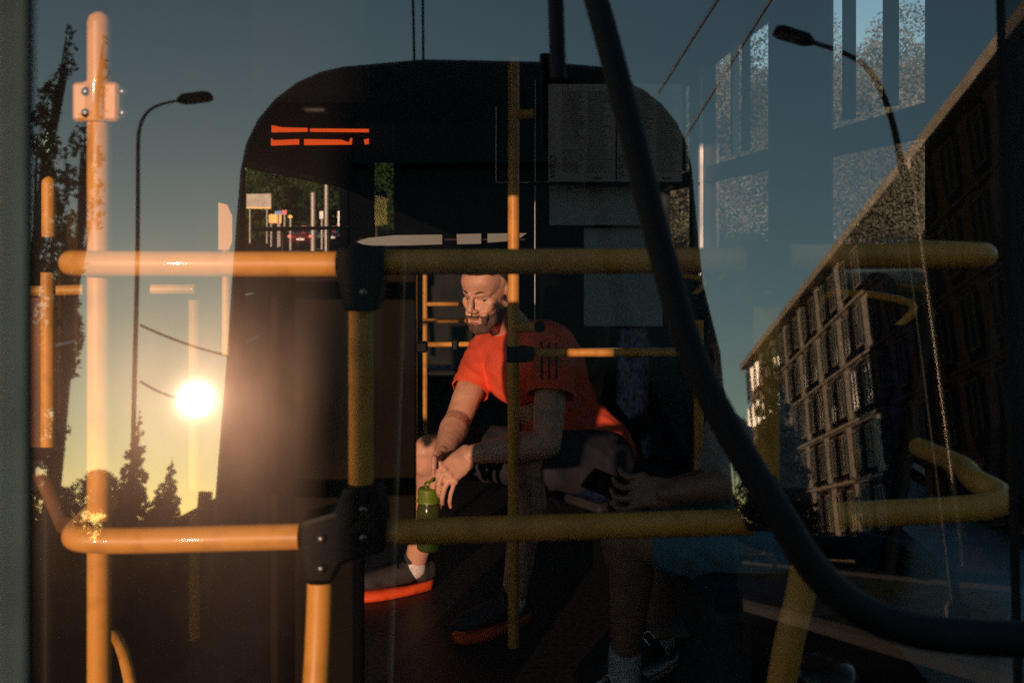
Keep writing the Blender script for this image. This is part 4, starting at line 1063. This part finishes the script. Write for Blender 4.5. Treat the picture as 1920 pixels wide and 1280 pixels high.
capsule(b2_, Q['neck'], HM2 @ Vector((0, .02, -.06)), .055, .05); capsule(b2_, Q['neck'], Q['chest'], .06, .11); capsule(b2_, Q['chest'], Q['pelv'], .12, .12); capsule(b2_, Q['shR'], Q['shL'], .05, .05)
for s in ('R', 'L'):
    capsule(b2_, Q['sh' + s], Q['el' + s], .048, .038); capsule(b2_, Q['el' + s], Q['wr' + s], .040, .027)
    capsule(b2_, Q['hip' + s], Q['knee' + s], .085, .055); mid = Q['knee' + s].lerp(Q['ank' + s], .3) + Vector((.02, 0, 0)); capsule(b2_, Q['knee' + s], mid, .055, .055); capsule(b2_, mid, Q['ank' + s], .055, .036)
hand(b2_, Q['wrL'], P(1200, 920, 2.36), [(-.8, .2, -.2), (-.7, .5, .1), (-.3, .6, .5)], [.07, .078, .075, .06], (0, .35, .9), r=.009, thumb=(1, [P(1208, 905, 2.38), P(1195, 900, 2.40), P(1186, 905, 2.42)]))
hand(b2_, Q['wrR'], P(1180, 930, 2.56), [(-.8, -.3, -.3), (-.6, -.6, .1), (-.2, -.6, .5)], [.06, .075, .078, .07], (0, .3, -.9), r=.009, thumb=(-1, [P(1190, 915, 2.54), P(1178, 908, 2.52), P(1168, 908, 2.50)]))
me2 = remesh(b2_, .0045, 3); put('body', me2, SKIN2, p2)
HI2 = HM2.inverted()
shell(me2, lambda c: (lambda q: q.length < .17 and (q.z > .055 - max(0, q.y) * .9) and not (abs(q.x) > .07 and q.z < .02))(HI2 @ c), .006, 'hair', HAIR, p2)
face_bits(HM2, p2)
ts = MB(); capsule(ts, Q['shR'], Q['shL'], .062, .062); capsule(ts, Q['neck'] + Vector((.01, 0, -.02)), Q['chest'], .07, .13); capsule(ts, Q['chest'], Q['pelv'] + Vector((.01, 0, 0)), .140, .140)
for s in ('R', 'L'): capsule(ts, Q['sh' + s], Q['sh' + s].lerp(Q['el' + s], .78), .060, .066)
put('tshirt', remesh(ts, .006, 6, disp=wr(.005, (8, 8, 14))), TEEG, p2)
bs = MB()
for s in ('R', 'L'): capsule(bs, Q['hip' + s], Q['hip' + s].lerp(Q['knee' + s], .62), .110, .088)
capsule(bs, Q['pelv'] + Vector((0, 0, -.02)), Q['pelv'], .13, .13)
put('shorts', remesh(bs, .006, 6, disp=wr(.005, (9, 9, 9))), SHORTB, p2)
SOCKG = mat('grey_sock', (.33, .36, .38), .9, scale=100, bump=.8)
shoe(Q['ankR'], (-.75, -.62, 0), Q['kneeR'], SHOED, SHOEW, p2, SOCKG, red=True)
shoe(Q['ankL'], (-.93, -.35, 0), Q['kneeL'], SHOED, SHOEW, p2, SOCKG, red=True)
ph = empty('phone', P(1145, 915, 2.45), 'dark phone held flat in the hands of the dim passenger', 'phone')
Mp = Matrix.Rotation(R(8), 3, 'Z') @ Matrix.Rotation(R(24), 3, 'Y') @ Matrix.Rotation(R(-50), 3, 'X')
MB().box(P(1152, 915, 2.45), (.15, .078, .009), M=Mp, bev=.003).build('case', BLK, ph)
MB().box(P(1152, 915, 2.45) + Mp @ Vector((0, 0, .0052)), (.142, .070, .001), M=Mp).build('screen', BUSGL, ph)
# ---------------- bottle
bt = empty('water_bottle', P(805, 1035, 3.0), 'green lidded water bottle hanging by its loop from the clasped hands', 'bottle')
bc = P(804, 1030, 3.0); zt = P(804, 936, 3.0).z - bc.z
gm = bpy.data.materials.new('green_translucent_plastic'); gm.use_nodes = True
gn = gm.node_tree.nodes; g_ = gn['Principled BSDF']; g_.inputs['Base Color'].default_value = (.025, .06, .008, 1); g_.inputs['Roughness'].default_value = .12; g_.inputs['Alpha'].default_value = .78
nz = gn.new('ShaderNodeTexNoise'); nz.inputs['Scale'].default_value = 20; mr_ = gn.new('ShaderNodeMapRange'); mr_.inputs[3].default_value = .08; mr_.inputs[4].default_value = .22
gm.node_tree.links.new(nz.outputs[0], mr_.inputs[0]); gm.node_tree.links.new(mr_.outputs[0], g_.inputs['Roughness'])
MB().lathe([(.0004, 0), (.030, .0), (.0355, .006), (.0365, .02), (.0365, zt - .035), (.033, zt - .016), (.0285, zt - .006), (.0285, zt)], bc, 36).build('body', gm, bt)
lid = MB().lathe([(.0360, zt - .006), (.0365, zt + .0), (.0325, zt + .003), (.0325, zt + .031), (.030, zt + .035), (.0004, zt + .036)], bc, 40).build('lid', GREENL, bt)
rb = MB()
for k in range(36):
    a = k / 36 * 6.283; rb.box(bc + Vector((math.cos(a) * .0328, math.sin(a) * .0328, zt + .017)), (.0016, .0022, .024), rz=a)
rb.build('lid_ribs', GREENL, lid)
MB().tube(smooth_path([bc + Vector((-.006, -.004, zt + .034)), bc + Vector((-.010, -.006, zt + .05)), P(808, 902, 2.96), P(812, 896, 2.95), bc + Vector((.004, -.004, zt + .05)), bc + Vector((.004, -.002, zt + .034))], 5), .0034, 8).build('loop', GREENL, lid)

# ============================================================ TRAFFIC AND STREET beyond the far windows
def car(px, Y, rz, m, label, lit=True):
    c = P(px, 430, Y); c.z = 0
    t = empty('car', c, label, 'car', 'cars seen beyond the bus', rz)
    def L(v): return c + Matrix.Rotation(rz, 3, 'Z') @ Vector(v)
    RM = Matrix.Rotation(rz, 3, 'Z')
    prof = [(-2.1, .35), (-2.15, .75), (-1.9, .95), (-1.2, 1.02), (-.6, 1.42), (.9, 1.45), (1.75, 1.05), (2.1, .95), (2.15, .4)]
    bm = bmesh.new(); sides = []
    for x, k in ((-.86, 0), (.86, 0)):
        sides.append([bm.verts.new(L((x * (1 if z < 1.0 else .80), -y, z))) for y, z in prof])
    bm.faces.new(sides[0]); bm.faces.new(list(reversed(sides[1])))
    for i in range(len(prof)): bm.faces.new((sides[0][i], sides[1][i], sides[1][(i + 1) % len(prof)], sides[0][(i + 1) % len(prof)]))
    bmesh.ops.recalc_face_normals(bm, faces=bm.faces); bmesh.ops.bevel(bm, geom=list(bm.edges), offset=.05, segments=2, affect='EDGES')
    MB().bm(bm, True).build('body', m, t)
    MB().add([L((x, -y, z)) for x, y, z in ((-.64, .98, 1.40), (.64, .98, 1.40), (.76, 1.70, 1.08), (-.76, 1.70, 1.08))], [(0, 1, 2, 3)]).build('rear_window', BUSGL, t).location.y -= .0
    for s in (-1, 1):
        MB().box(L((s * .68, -2.13, .82)), (.22, .06, .12), rz).build('tail_light', TAIL if lit else SIGNR, t)
        MB().box(L((s * .79, .1, 1.18)), (.02, 1.5, .26), rz).build('side_window', BUSGL, t)
        for yy in (-1.3, 1.3): MB().lathe([(.02, -.1), (.30, -.1), (.32, -.06), (.32, .1), (.02, .1)], L((s * .80, yy, .32)), 16, M=RM @ Matrix.Rotation(R(90), 3, 'Y')).build('wheel', TYRE, t)
    if lit: MB().box(L((0, -1.0, 1.40)), (.36, .04, .07), rz).build('brake_light', TAIL, t)
    MB().box(L((0, -2.17, .62)), (.5, .02, .11), rz).build('number_plate', SIGNW, t)
car(576, 66, 0, CARR, 'dark red car with lit brake lights waiting on the far road')
car(632, 74, 0, CARK, 'black car with a red light just right of the dark red car')
car(676, 80, 0, CARK, 'black car queued third from the left on the far road')
car(470, 95, 0, CARK, 'farthest dark car at the left end of the road')
car(1515, 21, R(78), CARS, 'silver car whose roof shows above the upper rail at right', False)
def post(px, ytop, Y, r, label, m=GALV, name='mast'):
    z = P(px, ytop, Y).z; x = P(px, ytop, Y).x
    return tag(MB().tube([(x, Y, 0), (x, Y, z)], r, 10).build(name, m), label, 'mast')
post(587, 361, 58, .14, 'plain pale mast left of the arched one on the far road')
am = empty('arched_mast', P(640, 440, 55) * 1, 'tall pale arched mast curving over the far road with a white box', 'mast')
z0 = P(612, 326, 55)
MB().tube([(z0.x, 55, 0), (z0.x, 55, z0.z)], .11, 10).build('upright', GALV, am)
MB().tube(smooth_path([P(612, 326, 55), P(626, 328, 55), P(638, 336, 55), P(644, 352, 55), P(645, 400, 55), P(645, 450, 55)], 6), .09, 10).build('arch', GALV, am)
MB().box(P(645, 411, 54.9), (.20 * 3.2, .3, .9)).build('control_box', SIGNW, am)
def board(name, poly, Y, m, label, cat, legx=None, th=.15):
    t = empty(name, P(poly[0][0], poly[0][1], Y), label, cat)
    pix_poly(poly, Y, th, 'panel', m, t)
    if legx:
        for lx in legx:
            x = P(lx, 430, Y).x; zt_ = P(lx, max(p[1] for p in poly), Y).z
            MB().tube([(x, Y + .1, 0), (x, Y + .1, zt_)], .07, 8).build('leg', GALV, t)
    return t
t = board('hoarding', [(462, 364), (508, 363), (508, 389), (462, 388)], 82, SIGNG, 'wide pale hoarding on the left of the far road', 'hoarding', (468, 500))
pix_poly([(462, 388), (508, 389), (508, 391.5), (462, 391)], 81.9, .2, 'lit_edge', SIGNY, t)
board('advert_panel', [(486, 319), (504, 318), (505, 340), (497, 349), (486, 342)], 140, SIGNG, 'small pale panel high above the hoarding', 'hoarding', (495,))
board('advert_panel', [(504, 402), (528, 401), (527, 419), (504, 418)], 70, SIGNY, 'yellow advertising panel at the roadside', 'sign', (508, 524))
t = board('road_sign', [(515, 396), (527, 395), (527, 402), (515, 402)], 69, SIGNB, 'small blue sign above the yellow panel', 'sign', (521,))
t = board('road_sign', [(528, 394), (538, 394), (537, 402), (528, 402)], 69, SIGNR, 'small red sign beside the blue one', 'sign', (533,))
board('warning_sign', [(544, 402), (549, 406.5), (544, 411), (539, 406.5)], 60, SIGNY, 'yellow diamond road sign', 'sign', (544,), .05)
board('road_sign', [(599, 396), (606, 396), (606, 410), (599, 410)], 62, SIGNW, 'small white sign between the two masts', 'sign', (603,), .05)
board('road_sign', [(663, 378), (668, 378), (668, 388), (663, 388)], 60, SIGNB, 'narrow blue sign right of the arched mast', 'sign', (666,), .05)
tag(MB().box(P(666, 395, 59.8), (.16, .1, .22)).build('traffic_light', TAIL), 'red traffic light glowing right of the arched mast', 'traffic light')
# advertising column at right
ac = empty('advertising_column', Vector((P(1678, 400, 33).x, 33, 0)), 'round advertising column with a conical roof right of the lamp', 'column')
acx = P(1678, 400, 33).x; zt_, zb_ = P(1678, 372, 33).z, 0.
MB().lathe([(.42, 0), (.42, .3), (.38, .3), (.38, zt_), (.44, zt_)], (acx, 33, 0), 24).build('drum', SIGNW, ac)
for a0, m_ in ((200, SIGNB), (275, SIGNR), (320, SIGNB)):
    pl = MB(); vs = []
    for i in range(5):
        a = R(a0 + i * 9)
        for z in (zt_ * .45, zt_ * .95): vs.append((acx + .384 * math.cos(a), 33 + .384 * math.sin(a), z))
    pl.add(vs, [(2 * i, 2 * i + 1, 2 * i + 3, 2 * i + 2) for i in range(4)]).build('poster', m_, ac)
MB().lathe([(.62, zt_), (.60, zt_ + .05), (.12, zt_ + .62), (.0005, zt_ + .75)], (acx, 33, 0), 24).build('cone_roof', GALV, ac)
# blue round sign at the right edge
rs = empty('round_blue_sign', Vector((P(1897, 400, 14).x, 14, 0)), 'round blue pedestrian and cycle path sign at the right edge', 'sign')
sp = P(1897, 380, 14)
MB().tube([(sp.x, 14.04, 0), (sp.x, 14.04, sp.z + .1)], .03, 10).build('pole', GALV, rs)
di = MB().lathe([(.0005, .012), (.105, .012), (.112, .006), (.112, -.006)], sp, 32, M=Matrix.Rotation(R(90), 3, 'X')).build('disc', SIGNB, rs)
for dx in (-.038, .036):
    f_ = MB(); q = sp + Vector((dx, -.016, 0)); f_.lathe([(.0004, .002), (.015, .002), (.015, 0)], q + Vector((0, 0, .045)), 12, M=Matrix.Rotation(R(90), 3, 'X'))
    f_.box(q + Vector((0, 0, .005)), (.026, .003, .045)); f_.box(q + Vector((-.008, 0, -.04)), (.009, .003, .045)); f_.box(q + Vector((.009, 0, -.04)), (.009, .003, .045)); f_.build('figure_symbol', SIGNW, di)
# glossy dome at bottom right (ticket reader)
dm = empty('ticket_reader', P(1545, 1260, 1.5), 'dark glossy rounded ticket reader at the bottom edge', 'ticket reader')
MB().lathe([(.055, -.10), (.052, .0), (.044, .016), (.025, .026), (.0004, .029)], P(1548, 1262, 1.62), 32).build('dome', BUSGL, dm)
MB().lathe([(.048, -.25), (.048, -.10), (.060, -.10), (.060, -.08)], P(1548, 1262, 1.62), 24).build('stem', BLK, dm)
